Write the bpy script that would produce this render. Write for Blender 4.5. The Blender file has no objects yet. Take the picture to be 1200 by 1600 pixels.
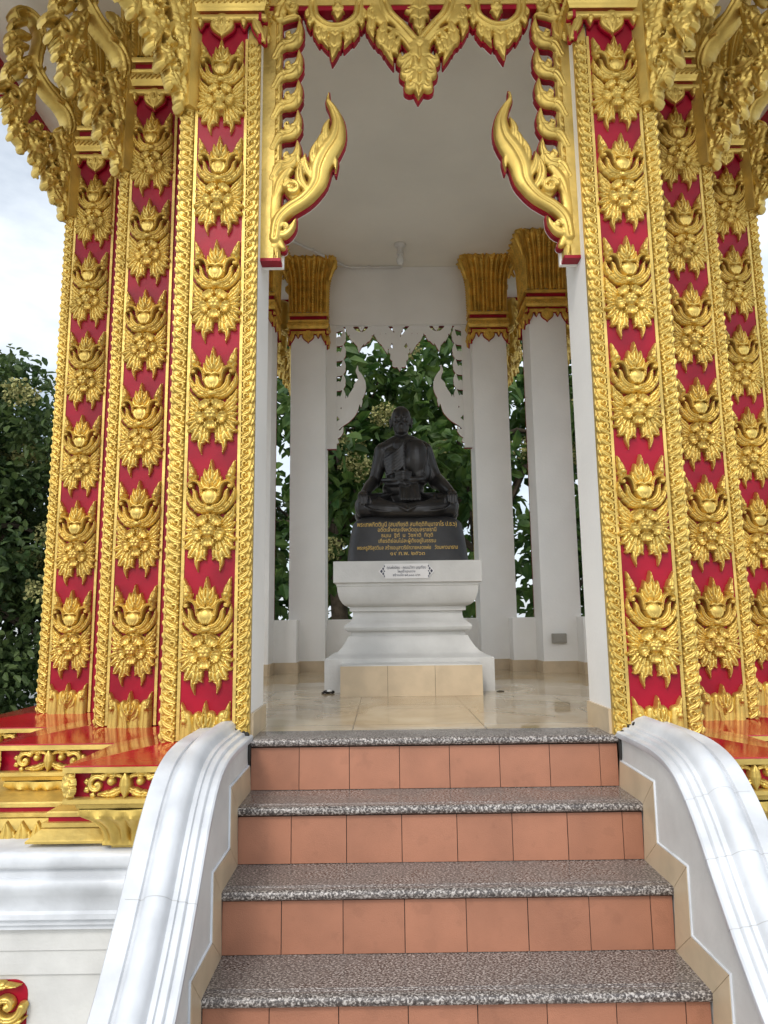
import bpy, bmesh, math, random
import numpy as np
from mathutils import Vector, Matrix
R_ = math.radians
S = bpy.context.scene
C = S.collection
random.seed(7)
rng = np.random.default_rng(11)

# ------------------------------------------------------------------ camera
CAM = np.array([-.20123, -2.92713, .46313]); YAW, PIT, ROL, FPX = .00388, .15196, -.01192, 1110.0
def _basis():
    F = np.array([math.sin(YAW)*math.cos(PIT), math.cos(YAW)*math.cos(PIT), math.sin(PIT)])
    R0 = np.array([math.cos(YAW), -math.sin(YAW), 0]); U0 = np.cross(R0, F)
    return R0*math.cos(ROL)+U0*math.sin(ROL), -R0*math.sin(ROL)+U0*math.cos(ROL), F
BR, BU, BF = _basis()
cd = bpy.data.cameras.new('camera'); cam = bpy.data.objects.new('camera', cd); C.objects.link(cam)
m = Matrix.Identity(4)
for i in range(3):
    m[i][0] = BR[i]; m[i][1] = BU[i]; m[i][2] = -BF[i]; m[i][3] = CAM[i]
cam.matrix_world = m
cd.sensor_fit = 'VERTICAL'; cd.sensor_height = 32; cd.lens = FPX/1600*32; cd.clip_end = 3000; cd.clip_start = .02
S.camera = cam
# ------------------------------------------------------------------ light
SUN_EL, SUN_AZ = 42, 200          # azimuth clockwise from +Y
w = bpy.data.worlds.new('World'); S.world = w; w.use_nodes = True
nt = w.node_tree; nt.nodes.clear()
def N(t, typ, **kw):
    n = t.nodes.new(typ)
    for k, v in kw.items(): setattr(n, k, v)
    return n
sky = N(nt, 'ShaderNodeTexSky', sky_type='NISHITA', sun_disc=False, sun_elevation=R_(SUN_EL), sun_rotation=R_(SUN_AZ), air_density=1.0, dust_density=2.0)
tc = N(nt, 'ShaderNodeTexCoord'); mp = N(nt, 'ShaderNodeMapping'); mp.inputs['Scale'].default_value = (1, 1, 2.2)
cl = N(nt, 'ShaderNodeTexNoise'); cl.inputs['Scale'].default_value = 2.6; cl.inputs['Detail'].default_value = 7; cl.inputs['Roughness'].default_value = .55
cr = N(nt, 'ShaderNodeValToRGB'); cr.color_ramp.elements[0].position = .36; cr.color_ramp.elements[1].position = .60
cr.color_ramp.elements[0].color = (.35,)*3+(1,); cr.color_ramp.elements[1].color = (1, 1, 1, 1)
mx = N(nt, 'ShaderNodeMix', data_type='RGBA'); mx.inputs[7].default_value = (7.6, 8.2, 8.8, 1)
bg = N(nt, 'ShaderNodeBackground'); bg.inputs['Strength'].default_value = .10
wo = N(nt, 'ShaderNodeOutputWorld')
L = nt.links.new
L(tc.outputs['Generated'], mp.inputs[0]); L(mp.outputs[0], cl.inputs['Vector']); L(cl.outputs[0], cr.inputs[0])
L(cr.outputs[0], mx.inputs[0]); L(sky.outputs[0], mx.inputs[6]); 
# the cloud deck is brighter around the veiled sun (behind the viewer)
dp = N(nt, 'ShaderNodeVectorMath', operation='DOT_PRODUCT'); _a = R_(SUN_AZ)
dp.inputs[1].default_value = Vector((math.sin(_a)*.88, math.cos(_a)*.88, .40)).normalized()
mrg = N(nt, 'ShaderNodeMapRange'); mrg.inputs[1].default_value = -.1; mrg.inputs[2].default_value = 1; mrg.inputs[3].default_value = 1.05; mrg.inputs[4].default_value = 1.9
sc = N(nt, 'ShaderNodeVectorMath', operation='SCALE')
L(tc.outputs['Generated'], dp.inputs[0]); L(dp.outputs['Value'], mrg.inputs[0]); L(mx.outputs[2], sc.inputs[0]); L(mrg.outputs[0], sc.inputs['Scale'])
L(sc.outputs[0], bg.inputs['Color']); L(bg.outputs[0], wo.inputs[0])
sd = bpy.data.lights.new('sun', 'SUN'); sd.energy = .9; sd.angle = R_(12); sd.color = (1, .96, .9)
so = bpy.data.objects.new('sun', sd); C.objects.link(so)
az = R_(SUN_AZ); el = R_(SUN_EL)
sv = Vector((math.sin(az)*math.cos(el), math.cos(az)*math.cos(el), math.sin(el)))
so.rotation_euler = sv.to_track_quat('Z', 'Y').to_euler()
S.view_settings.view_transform = 'Standard'; S.view_settings.look = 'None'; S.view_settings.gamma = 1
S.view_settings.exposure = .40
S.cycles.max_bounces = 8; S.cycles.diffuse_bounces = 5; S.cycles.glossy_bounces = 3

# ------------------------------------------------------------------ materials
def mat(name, col, rough=.5, metal=0, var=0, vscale=8, bump=0, bscale=40, spec=.5, coat=0, col2=None, detail=6, rvar=0, rscale=3):
    m = bpy.data.materials.new(name); m.use_nodes = True; t = m.node_tree; b = t.nodes['Principled BSDF']
    b.inputs['Base Color'].default_value = (*col, 1); b.inputs['Roughness'].default_value = rough
    b.inputs['Metallic'].default_value = metal; b.inputs['Specular IOR Level'].default_value = spec
    b.inputs['Coat Weight'].default_value = coat; b.inputs['Coat Roughness'].default_value = .08
    class _TC: pass
    tc0 = N(t, 'ShaderNodeTexCoord'); oi = N(t, 'ShaderNodeObjectInfo'); ml = N(t, 'ShaderNodeMath', operation='MULTIPLY'); ml.inputs[1].default_value = 37
    va = N(t, 'ShaderNodeVectorMath', operation='ADD'); t.links.new(oi.outputs['Random'], ml.inputs[0]); t.links.new(tc0.outputs['Object'], va.inputs[0]); t.links.new(ml.outputs[0], va.inputs[1])
    tc = _TC(); tc.outputs = {'Object': va.outputs[0]}
    if var or col2:
        n = N(t, 'ShaderNodeTexNoise'); n.inputs['Scale'].default_value = vscale; n.inputs['Detail'].default_value = detail
        r = N(t, 'ShaderNodeValToRGB')
        c2 = col2 if col2 else tuple(c*(1-var) for c in col)
        c1 = col if col2 else tuple(min(1, c*(1+var*.5)) for c in col)
        r.color_ramp.elements[0].color = (*c2, 1); r.color_ramp.elements[1].color = (*c1, 1)
        r.color_ramp.elements[0].position = .35; r.color_ramp.elements[1].position = .62
        t.links.new(tc.outputs['Object'], n.inputs['Vector']); t.links.new(n.outputs[0], r.inputs[0]); t.links.new(r.outputs[0], b.inputs['Base Color'])
    if rvar:
        n = N(t, 'ShaderNodeTexNoise'); n.inputs['Scale'].default_value = rscale; n.inputs['Detail'].default_value = 4
        r = N(t, 'ShaderNodeMapRange'); r.inputs[1].default_value = .4; r.inputs[2].default_value = .6
        r.inputs[3].default_value = rough; r.inputs[4].default_value = rough+rvar
        t.links.new(tc.outputs['Object'], n.inputs['Vector']); t.links.new(n.outputs[0], r.inputs[0]); t.links.new(r.outputs[0], b.inputs['Roughness'])
    if bump:
        n = N(t, 'ShaderNodeTexNoise'); n.inputs['Scale'].default_value = bscale; n.inputs['Detail'].default_value = 4
        bp = N(t, 'ShaderNodeBump'); bp.inputs['Strength'].default_value = bump; bp.inputs['Distance'].default_value = .01
        t.links.new(tc.outputs['Object'], n.inputs['Vector']); t.links.new(n.outputs[0], bp.inputs['Height']); t.links.new(bp.outputs[0], b.inputs['Normal'])
    return m
M = {}
M['gold'] = mat('gold_paint', (.66, .465, .12), .36, .76, .16, 9, .10, 90, rvar=.14, rscale=7)
M['gold_flat'] = mat('gold_paint_brushed', (.66, .47, .13), .42, .6, .25, 6, .35, 25)
M['gold_in'] = mat('gold_paint_inside', (.70, .43, .08), .38, .6, .25, 14, .3, 60)
M['red'] = mat('red_gloss_paint', (.30, .003, .018), .40, 0, .25, 5, .12, 18, spec=.22, coat=.04)
M['red_slab'] = mat('red_gloss_slab', (.36, .006, .014), .10, 0, .2, 3, .05, 9, coat=.35, rvar=.12, rscale=5)
M['white'] = mat('white_plaster', (.60, .59, .56), .6, 0, .12, 4, .14, 55)
M['white_in'] = mat('white_wall_paint', (.86, .84, .80), .6, 0, .04, 2.5, .12, 60)
M['ceil'] = mat('ceiling_paint', (.80, .76, .66), .65, 0, .06, 1.2, .5, 5)
M['trim'] = mat('white_gloss_paint', (.60, .615, .635), .34, 0, .20, 5, .25, 16, coat=.12, rvar=.2, rscale=4)
M['beige'] = mat('beige_tile', (.56, .44, .29), .35, 0, .10, 9, .05, 60)
M['terracotta'] = mat('terracotta_tile', (.385, .165, .095), .5, 0, .10, 7, .2, 260)
M['grout'] = mat('dark_grout', (.03, .022, .018), .9)
M['bronze'] = mat('black_bronze', (.030, .028, .027), .32, .4, .25, 9, .05, 45)
M['lacquer'] = mat('black_stone', (.022, .021, .021), .5, 0, .3, 12, .2, 80)
M['lettering'] = mat('gold_lettering', (.55, .36, .08), .5, .2)
M['plastic'] = mat('white_plastic', (.68, .66, .62), .4)
M['plate'] = mat('plaque_white', (.74, .72, .70), .35)
M['ink'] = mat('plaque_ink', (.03, .03, .06), .5)
M['glass'] = mat('bulb_glass', (.75, .75, .72), .1)
M['socket'] = mat('grey_cover', (.30, .28, .24), .5)
M['bark'] = mat('bark', (.10, .075, .05), .9, 0, .4, 10, .6, 20)
M['ground'] = mat('concrete_ground', (.44, .43, .40), .8, 0, .25, 1.5, .3, 20)
M['flower'] = mat('teak_flower', (.34, .33, .12), .8, 0, .3, 20)
M['joint'] = mat('fine_joint', (.42, .42, .41), .7)
M['rust'] = mat('black_dirt', (.02, .018, .015), .8)

def granite():
    m = bpy.data.materials.new('granite'); m.use_nodes = True; t = m.node_tree; b = t.nodes['Principled BSDF']
    tc = N(t, 'ShaderNodeTexCoord')
    mp = N(t, 'ShaderNodeMapping'); mp.inputs['Rotation'].default_value = (0, 0, .5); mp.inputs['Scale'].default_value = (1, 1.5, 1)
    n = N(t, 'ShaderNodeTexNoise'); n.inputs['Scale'].default_value = 135; n.inputs['Detail'].default_value = 3; n.inputs['Roughness'].default_value = .6
    n.inputs['Distortion'].default_value = .4
    r = N(t, 'ShaderNodeValToRGB'); e = r.color_ramp.elements
    e[0].position = .40; e[0].color = (.055, .046, .042, 1); e[1].position = .64; e[1].color = (.52, .48, .44, 1)
    e2 = e.new(.48); e2.color = (.10, .082, .074, 1); e3 = e.new(.55); e3.color = (.27, .24, .215, 1)
    t.links.new(tc.outputs['Object'], mp.inputs[0]); t.links.new(mp.outputs[0], n.inputs['Vector']); t.links.new(n.outputs[0], r.inputs[0]); t.links.new(r.outputs[0], b.inputs['Base Color'])
    b.inputs['Roughness'].default_value = .26
    n2 = N(t, 'ShaderNodeTexNoise'); n2.inputs['Scale'].default_value = 4
    mr = N(t, 'ShaderNodeMapRange'); mr.inputs[1].default_value = .4; mr.inputs[2].default_value = .6; mr.inputs[3].default_value = .16; mr.inputs[4].default_value = .4
    t.links.new(tc.outputs['Object'], n2.inputs['Vector']); t.links.new(n2.outputs[0], mr.inputs[0]); t.links.new(mr.outputs[0], b.inputs['Roughness'])
    return m
M['granite'] = granite()
def tile_tone(m, off, pitch, amt):
    t = m.node_tree; b = t.nodes['Principled BSDF']; src = b.inputs['Base Color'].links[0].from_socket
    g = N(t, 'ShaderNodeTexCoord'); sx = N(t, 'ShaderNodeSeparateXYZ'); a = N(t, 'ShaderNodeMath', operation='ADD'); a.inputs[1].default_value = off+20*pitch
    d = N(t, 'ShaderNodeMath', operation='DIVIDE'); d.inputs[1].default_value = pitch; f = N(t, 'ShaderNodeMath', operation='FLOOR')
    z = N(t, 'ShaderNodeMath', operation='MULTIPLY'); z.inputs[1].default_value = 5.0; fz = N(t, 'ShaderNodeMath', operation='FLOOR'); cb = N(t, 'ShaderNodeCombineXYZ')
    wn = N(t, 'ShaderNodeTexWhiteNoise', noise_dimensions='3D'); mr = N(t, 'ShaderNodeMapRange'); mr.inputs[3].default_value = 1-amt; mr.inputs[4].default_value = 1+amt*.6
    n = N(t, 'ShaderNodeTexNoise'); n.inputs['Scale'].default_value = 14; n.inputs['Detail'].default_value = 8; r = N(t, 'ShaderNodeMapRange'); r.inputs[1].default_value = .42; r.inputs[2].default_value = .36; r.inputs[3].default_value = 1; r.inputs[4].default_value = .92
    v = N(t, 'ShaderNodeMath', operation='MULTIPLY'); sc_ = N(t, 'ShaderNodeVectorMath', operation='SCALE'); l = t.links.new
    l(g.outputs['Object'], sx.inputs[0]); l(sx.outputs[0], a.inputs[0]); l(a.outputs[0], d.inputs[0]); l(d.outputs[0], f.inputs[0]); l(sx.outputs[2], z.inputs[0]); l(z.outputs[0], fz.inputs[0])
    l(f.outputs[0], cb.inputs[0]); l(fz.outputs[0], cb.inputs[1]); l(cb.outputs[0], wn.inputs['Vector']); l(wn.outputs['Value'], mr.inputs[0]); l(g.outputs['Object'], n.inputs['Vector']); l(n.outputs[0], r.inputs[0])
    l(mr.outputs[0], v.inputs[0]); l(r.outputs[0], v.inputs[1]); l(src, sc_.inputs[0]); l(v.outputs[0], sc_.inputs['Scale']); l(sc_.outputs[0], b.inputs['Base Color'])
tile_tone(M['terracotta'], .54, .2, .09)
def floor_mat():
    m = bpy.data.materials.new('polished_floor_tile'); m.use_nodes = True; t = m.node_tree; b = t.nodes['Principled BSDF']
    tc = N(t, 'ShaderNodeTexCoord')
    mp = N(t, 'ShaderNodeMapping'); mp.inputs['Location'].default_value = (.335, .2, 0)
    br = N(t, 'ShaderNodeTexBrick'); br.offset = 0; br.inputs['Scale'].default_value = 1; br.inputs['Brick Width'].default_value = .575; br.inputs['Row Height'].default_value = .575
    br.inputs['Mortar Size'].default_value = .0035; br.inputs['Color1'].default_value = (.62, .52, .36, 1); br.inputs['Color2'].default_value = (.52, .43, .30, 1); br.inputs['Mortar'].default_value = (.22, .17, .11, 1)
    n = N(t, 'ShaderNodeTexNoise'); n.inputs['Scale'].default_value = 2.2; n.inputs['Detail'].default_value = 8; n.inputs['Distortion'].default_value = 1.2
    r = N(t, 'ShaderNodeValToRGB'); r.color_ramp.elements[0].color = (.70, .60, .46, 1); r.color_ramp.elements[1].color = (1, 1, .98, 1); r.color_ramp.elements[0].position = .35; r.color_ramp.elements[1].position = .65
    mu = N(t, 'ShaderNodeMix', data_type='RGBA', blend_type='MULTIPLY'); mu.inputs[0].default_value = 1
    t.links.new(tc.outputs['Object'], mp.inputs[0]); t.links.new(mp.outputs[0], br.inputs['Vector']); t.links.new(tc.outputs['Object'], n.inputs['Vector'])
    t.links.new(n.outputs[0], r.inputs[0]); t.links.new(br.outputs[0], mu.inputs[6]); t.links.new(r.outputs[0], mu.inputs[7]); t.links.new(mu.outputs[2], b.inputs['Base Color'])
    n2 = N(t, 'ShaderNodeTexNoise'); n2.inputs['Scale'].default_value = 1.7; n2.inputs['Detail'].default_value = 3
    mr = N(t, 'ShaderNodeMapRange'); mr.inputs[1].default_value = .48; mr.inputs[2].default_value = .52; mr.inputs[3].default_value = .03; mr.inputs[4].default_value = .14
    t.links.new(tc.outputs['Object'], n2.inputs['Vector']); t.links.new(n2.outputs[0], mr.inputs[0]); t.links.new(mr.outputs[0], b.inputs['Roughness'])
    return m
M['floor'] = floor_mat()
def leaf_mat(name, c1, c2, sc):
    m = bpy.data.materials.new(name); m.use_nodes = True; t = m.node_tree; b = t.nodes['Principled BSDF']
    g = N(t, 'ShaderNodeTexCoord'); n = N(t, 'ShaderNodeTexNoise'); n.inputs['Scale'].default_value = sc; n.inputs['Detail'].default_value = 3
    r = N(t, 'ShaderNodeValToRGB'); r.color_ramp.elements[0].color = (*c1, 1); r.color_ramp.elements[1].color = (*c2, 1)
    r.color_ramp.elements[0].position = .38; r.color_ramp.elements[1].position = .64
    t.links.new(g.outputs['Object'], n.inputs['Vector']); t.links.new(n.outputs[0], r.inputs[0]); t.links.new(r.outputs[0], b.inputs['Base Color'])
    b.inputs['Roughness'].default_value = .55
    tr = N(t, 'ShaderNodeBsdfTranslucent'); ms = N(t, 'ShaderNodeMixShader'); ms.inputs[0].default_value = .38
    t.links.new(r.outputs[0], tr.inputs[0]); o = t.nodes['Material Output']
    t.links.new(b.outputs[0], ms.inputs[1]); t.links.new(tr.outputs[0], ms.inputs[2]); t.links.new(ms.outputs[0], o.inputs[0])
    return m
M['leaf'] = leaf_mat('broad_leaf', (.032, .085, .016), (.12, .20, .04), 3)
M['leaf2'] = leaf_mat('dense_leaf', (.035, .075, .020), (.11, .16, .045), 2)

# ------------------------------------------------------------------ mesh helpers
class MB:
    def __init__(s): s.v = []; s.f = []; s.mi = []; s.n = 0
    def add(s, v, f, mi=0):
        v = np.asarray(v, float).reshape(-1, 3); s.v.append(v)
        s.f += [tuple(int(i)+s.n for i in q) for q in f]; s.mi += [mi]*len(f) if np.isscalar(mi) else list(mi); s.n += len(v); return s
    def box(s, x0, x1, y0, y1, z0, z1, mi=0):
        v = [(x, y, z) for x in (x0, x1) for y in (y0, y1) for z in (z0, z1)]
        return s.add(v, [(0, 1, 3, 2), (4, 6, 7, 5), (0, 4, 5, 1), (2, 3, 7, 6), (0, 2, 6, 4), (1, 5, 7, 3)], mi)
    def tube(s, pts, rad, k=10, mi=0, caps=True):
        pts = [Vector(p) for p in pts]; n = len(pts); rad = [rad]*n if np.isscalar(rad) else rad
        v = []; up = Vector((0, 0, 1))
        for i, p in enumerate(pts):
            t = (pts[min(i+1, n-1)]-pts[max(i-1, 0)]).normalized()
            if i == 0:
                a = t.orthogonal().normalized()
            else:
                a = (a-t*a.dot(t)).normalized()
            b = t.cross(a)
            for j in range(k):
                th = 2*math.pi*j/k; v.append(p+(a*math.cos(th)+b*math.sin(th))*rad[i])
        f = [(i*k+j, i*k+(j+1) % k, (i+1)*k+(j+1) % k, (i+1)*k+j) for i in range(n-1) for j in range(k)]
        if caps: f += [tuple(range(k))[::-1], tuple((n-1)*k+j for j in range(k))]
        return s.add([tuple(q) for q in v], f, mi)
    def build(s, name, mats, parent=None, loc=(0, 0, 0), rz=0, smooth=None, bevel=0):
        me = bpy.data.meshes.new(name)
        me.from_pydata(np.concatenate(s.v).tolist() if s.v else [], [], s.f); me.update()
        mats = mats if isinstance(mats, (list, tuple)) else [mats]
        for q in mats: me.materials.append(q)
        if len(mats) > 1: me.polygons.foreach_set('material_index', s.mi)
        bm = bmesh.new(); bm.from_mesh(me)
        if bevel:
            bmesh.ops.remove_doubles(bm, verts=bm.verts, dist=1e-5)
        bmesh.ops.recalc_face_normals(bm, faces=bm.faces)
        if bevel:
            ed = [e for e in bm.edges if len(e.link_faces) == 2 and e.calc_face_angle(0) > .5]
            bmesh.ops.bevel(bm, geom=ed, offset=bevel, segments=2, profile=.5, affect='EDGES')
        bm.to_mesh(me); bm.free()
        if smooth is not None:
            me.polygons.foreach_set('use_smooth', [True]*len(me.polygons)); me.set_sharp_from_angle(angle=R_(smooth))
        return link(name, me, parent, loc, rz)
def link(name, me, parent=None, loc=(0, 0, 0), rz=0):
    o = bpy.data.objects.new(name, me); C.objects.link(o); o.location = loc; o.rotation_euler = (0, 0, rz)
    if parent: o.parent = parent
    return o
def empty(name, loc=(0, 0, 0), rz=0, parent=None): return link(name, None, parent, loc, rz)
def tag(o, label, cat, group=None):
    o['label'] = label; o['category'] = cat
    if group: o['group'] = group
    return o
def relink(o, parent, loc, rz=0, name=None):
    c = o.copy(); C.objects.link(c); c.parent = parent; c.location = loc; c.rotation_euler = (0, 0, rz); return c

def sweep(mb, path, prof, closed=False, mi=0, cap=False):
    """path: list of 2D points (outside on the right-hand side of travel), prof: list of (offset outwards, z)"""
    P = [np.array(p, float) for p in path]; n = len(P); off = []
    for i in range(n):
        a = P[i-1] if (i > 0 or closed) else None; b = P[(i+1) % n] if (i < n-1 or closed) else None
        ns = []
        for q, r in ((a, P[i]), (P[i], b)):
            if q is None or r is None: continue
            d = (r-q)/np.linalg.norm(r-q); ns.append(np.array([d[1], -d[0]]))
        if len(ns) == 1: off.append(ns[0])
        else:
            s = ns[0]+ns[1]; off.append(s/(1+ns[0] @ ns[1]))
    k = len(prof); v = []
    for i in range(n):
        for o, z in prof:
            q = P[i]+off[i]*o; v.append((q[0], q[1], z))
    m_ = n if closed else n-1
    f = [(i*k+j, ((i+1) % n)*k+j, ((i+1) % n)*k+j+1, i*k+j+1) for i in range(m_) for j in range(k-1)]
    if cap and not closed: f += [tuple(range(k)), tuple((n-1)*k+j for j in range(k))[::-1]]
    mb.add(v, f, mi); return mb

# ------------------------------------------------------------------ carved relief (height field with its own cut outline)
def spline(pts, n=26):
    P = np.array(pts, float)
    if len(P) == 2: P = np.array([P[0], (P[0]+P[1])/2, P[1]])
    Q = np.vstack([2*P[0]-P[1], P, 2*P[-1]-P[-2]]); out = []
    m_ = len(P)-1; tt = np.linspace(0, m_, n)
    for t in tt:
        i = min(int(t), m_-1); u = t-i; a, b, c, d = Q[i:i+4]
        out.append(.5*((2*b)+(c-a)*u+(2*a-5*b+4*c-d)*u*u+(3*b-a-3*c+d)*u**3))
    return np.array(out)
LEAF = [.35, .75, 1, .95, .7, .36, .0]
class Relief:
    def __init__(s, x0, x1, z0, z1, res):
        s.x0, s.z0, s.res = x0, z0, res
        s.nx = int((x1-x0)/res)+2; s.nz = int((z1-z0)/res)+2
        s.X, s.Z = np.meshgrid(x0+np.arange(s.nx)*res, z0+np.arange(s.nz)*res, indexing='ij')
        s.M = np.full(s.X.shape, -1.); s.H = np.zeros(s.X.shape)
    def _sub(s, P, r):
        i0 = max(0, int((P[:, 0].min()-r-s.x0)/s.res)); i1 = min(s.nx, int((P[:, 0].max()+r-s.x0)/s.res)+2)
        j0 = max(0, int((P[:, 1].min()-r-s.z0)/s.res)); j1 = min(s.nz, int((P[:, 1].max()+r-s.z0)/s.res)+2)
        return slice(i0, max(i0, i1)), slice(j0, max(j0, j1))
    def _put(s, sl, d, h):
        s.M[sl] = np.maximum(s.M[sl], d); s.H[sl] = np.where((d > 0) & (h > s.H[sl]), h, s.H[sl])
    def leaf(s, pts, W, h, base=0., serr=0., n=4, groove=.35, wid=LEAF, both=True, p=.55, ns=26, rib=0.):
        P = spline(pts, ns); sl = s._sub(P, W*1.4); X = s.X[sl]; Z = s.Z[sl]
        if X.size == 0: return s
        best = np.full(X.shape, 1e9); sp = np.zeros(X.shape); sg = np.zeros(X.shape)
        for i in range(len(P)-1):
            a = P[i]; d = P[i+1]-a; L2 = d @ d+1e-12
            t = np.clip(((X-a[0])*d[0]+(Z-a[1])*d[1])/L2, 0, 1)
            ex = X-a[0]-t*d[0]; ez = Z-a[1]-t*d[1]; q = np.hypot(ex, ez); m_ = q < best
            best = np.where(m_, q, best); sp = np.where(m_, (i+t)/(len(P)-1), sp); sg = np.where(m_, np.sign(d[0]*ez-d[1]*ex), sg)
        wv = np.interp(sp, np.linspace(0, 1, len(wid)), np.array(wid)*W)
        ph = sp*n+.0; saw = 1-(ph-np.floor(ph)); we = wv
        if serr:
            q = saw**1.5*serr
            if not both: q = np.where(sg > 0, q, 0)
            we = wv*(1-q*(sp > .06)*(sp < .93))
        d = we-best; r = np.clip(best/np.maximum(we, 1e-6), 0, 1)
        hh = h*(1-r**2.4)**p*(1-groove*np.exp(-(r/.16)**2))*(np.clip(wv/W, .0, 1)**.5*.6+.4)
        if serr or rib:
            hh = hh*(1-(.28 if serr else rib)*np.exp(-(((ph+r*.45) % 1)/.16)**2))
        s._put(sl, d, base+hh); return s
    def stroke(s, pts, W, h, base=0., wid=(1, 1), groove=0., p=.5, ns=30): return s.leaf(pts, W, h, base, 0, 1, groove, wid, p=p, ns=ns)
    def dome(s, cx, cz, rx, rz, h, base=0., p=.5, seg=0, amp=.1, rot=0):
        P = np.array([[cx, cz]]); sl = s._sub(P, max(rx, rz)*1.3); X = s.X[sl]-cx; Z = s.Z[sl]-cz
        if rot: X, Z = X*math.cos(rot)+Z*math.sin(rot), -X*math.sin(rot)+Z*math.cos(rot)
        r = np.hypot(X/rx, Z/rz); th = np.arctan2(Z/rz, X/rx)
        if seg: r = r/(1+amp*np.abs(np.cos(th*seg/2)))
        hh = h*np.clip(1-r*r, 0, 1)**p
        if seg: hh = hh*(1-.25*(1-np.abs(np.cos(th*seg/2)))**3*np.clip(r*1.5, 0, 1))
        s._put(sl, (1-r)*min(rx, rz), base+hh); return s
    def petal(s, cx, cz, ang, L_, Wd, h, base=0.):
        """cupped petal: root at (cx,cz), pointing along ang, scalloped rim, ribs fanning from the root"""
        P = np.array([[cx, cz], [cx+L_*math.cos(ang), cz+L_*math.sin(ang)]]); sl = s._sub(P, Wd*1.2)
        X = s.X[sl]-cx; Z = s.Z[sl]-cz; a = X*math.cos(ang)+Z*math.sin(ang); b = -X*math.sin(ang)+Z*math.cos(ang)
        ea = (a-L_*.55)/(L_*.5); eb = b/Wd; th = np.arctan2(eb, ea+1e-9)
        r = np.hypot(ea, eb)/(1+.07*np.cos(th*9)-.10*np.exp(-(th/.25)**2)); r = np.where(a < 0, 9, r)
        hh = h*(.50+.62*np.clip(r, 0, 1)**2.2)*np.clip((1-r)/.16, 0, 1)**.5
        fan = np.arctan2(b, a+L_*.25); hh = hh*(1-.16*(.5+.5*np.cos(fan*16))*np.clip(1.4-r, 0, 1))
        s._put(sl, (1-r)*min(L_*.5, Wd), base+hh); return s
    def spiral(s, cx, cz, r0, turns, W, h, base=0., a0=0., cw=1, lead=None, groove=.25):
        pts = [] if lead is None else [tuple(q) for q in lead]; n = int(10*turns)+3
        for i in range(n):
            u = i/(n-1); r = r0*(1-.85*u); a = a0+cw*u*turns*2*math.pi; pts.append((cx+r*math.cos(a), cz+r*math.sin(a)))
        s.leaf(pts, W, h, base, 0, 1, groove, (1, 1, .95, .85, .7, .6), ns=14+int(26*turns)+(10 if lead is not None else 0))
        s.dome(cx, cz, W*.9, W*.9, h*1.1, base); return s
    def blur(s, k=1):
        for _ in range(k):
            H = s.H; Hm = np.where(s.M > 0, H, np.nan)
            st = np.stack([np.roll(Hm, (a, b), (0, 1)) for a, b in ((0, 0), (1, 0), (-1, 0), (0, 1), (0, -1))]); c = np.isfinite(st)
            s.H = np.where(s.M > 0, np.nansum(st, 0)/np.maximum(c.sum(0), 1)*.5+H*.5, H)
        return s
    def mesh(s, mb, rim=.004, grow=0., flat=None, depth=None, fn=None, mi=0, mi_side=None, mi_back=None, back=False):
        """front faces look to -Y. depth: how far the cut edge runs back (to y=+depth)."""
        Mv = s.M+grow; G0, G1 = np.gradient(Mv, s.res); g2 = G0**2+G1**2+1e-9
        cen = (Mv[:-1, :-1]+Mv[1:, :-1]+Mv[1:, 1:]+Mv[:-1, 1:])/4; keep = cen > 0
        X = s.X.copy(); Z = s.Z.copy()
        used = np.zeros(Mv.shape, bool)
        for a, b in ((0, 0), (1, 0), (1, 1), (0, 1)): used[a:a+keep.shape[0], b:b+keep.shape[1]] |= keep
        full = np.zeros(Mv.shape, int)
        for a, b in ((0, 0), (1, 0), (1, 1), (0, 1)): full[a:a+keep.shape[0], b:b+keep.shape[1]] += keep
        bd = used & (full < 4)
        dx = np.clip(-Mv*G0/g2, -s.res*.7, s.res*.7); dz = np.clip(-Mv*G1/g2, -s.res*.7, s.res*.7)
        X = np.where(bd, X+dx, X); Z = np.where(bd, Z+dz, Z)
        H = np.zeros_like(X)+flat if flat is not None else rim+np.where(bd, 0, s.H)
        idx = -np.ones(Mv.shape, int); idx[used] = np.arange(used.sum())
        V = np.stack([X[used], -H[used], Z[used]], 1)
        I, J = np.nonzero(keep); F = np.stack([idx[I, J], idx[I+1, J], idx[I+1, J+1], idx[I, J+1]], 1)
        nv = len(V); fs = [tuple(q) for q in F]; mis = [mi]*len(fs)
        E = np.concatenate([F[:, [0, 1]], F[:, [1, 2]], F[:, [2, 3]], F[:, [3, 0]]]); 
        key = E[:, 0].astype(np.int64)*nv+E[:, 1]; rk = E[:, 1].astype(np.int64)*nv+E[:, 0]
        be = E[~np.isin(key, rk)]
        dep = 0. if depth is None else depth
        V2 = V.copy(); V2[:, 1] = dep
        bv = np.unique(be); mp_ = -np.ones(nv, int)
        if back: mp_ = np.arange(nv)+nv; Vall = np.vstack([V, V2])
        else: mp_[bv] = np.arange(len(bv))+nv; Vall = np.vstack([V, V2[bv]])
        sf = [(int(a), int(mp_[a]), int(mp_[b]), int(b)) for a, b in be]; fs += sf; mis += [mi if mi_side is None else mi_side]*len(sf)
        if back: bf = [tuple(int(mp_[q]) for q in f[::-1]) for f in F]; fs += bf; mis += [mi if mi_back is None else mi_back]*len(bf)
        if fn is not None: Vall = fn(Vall)
        mb.add(Vall, fs, mis); return mb
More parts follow.
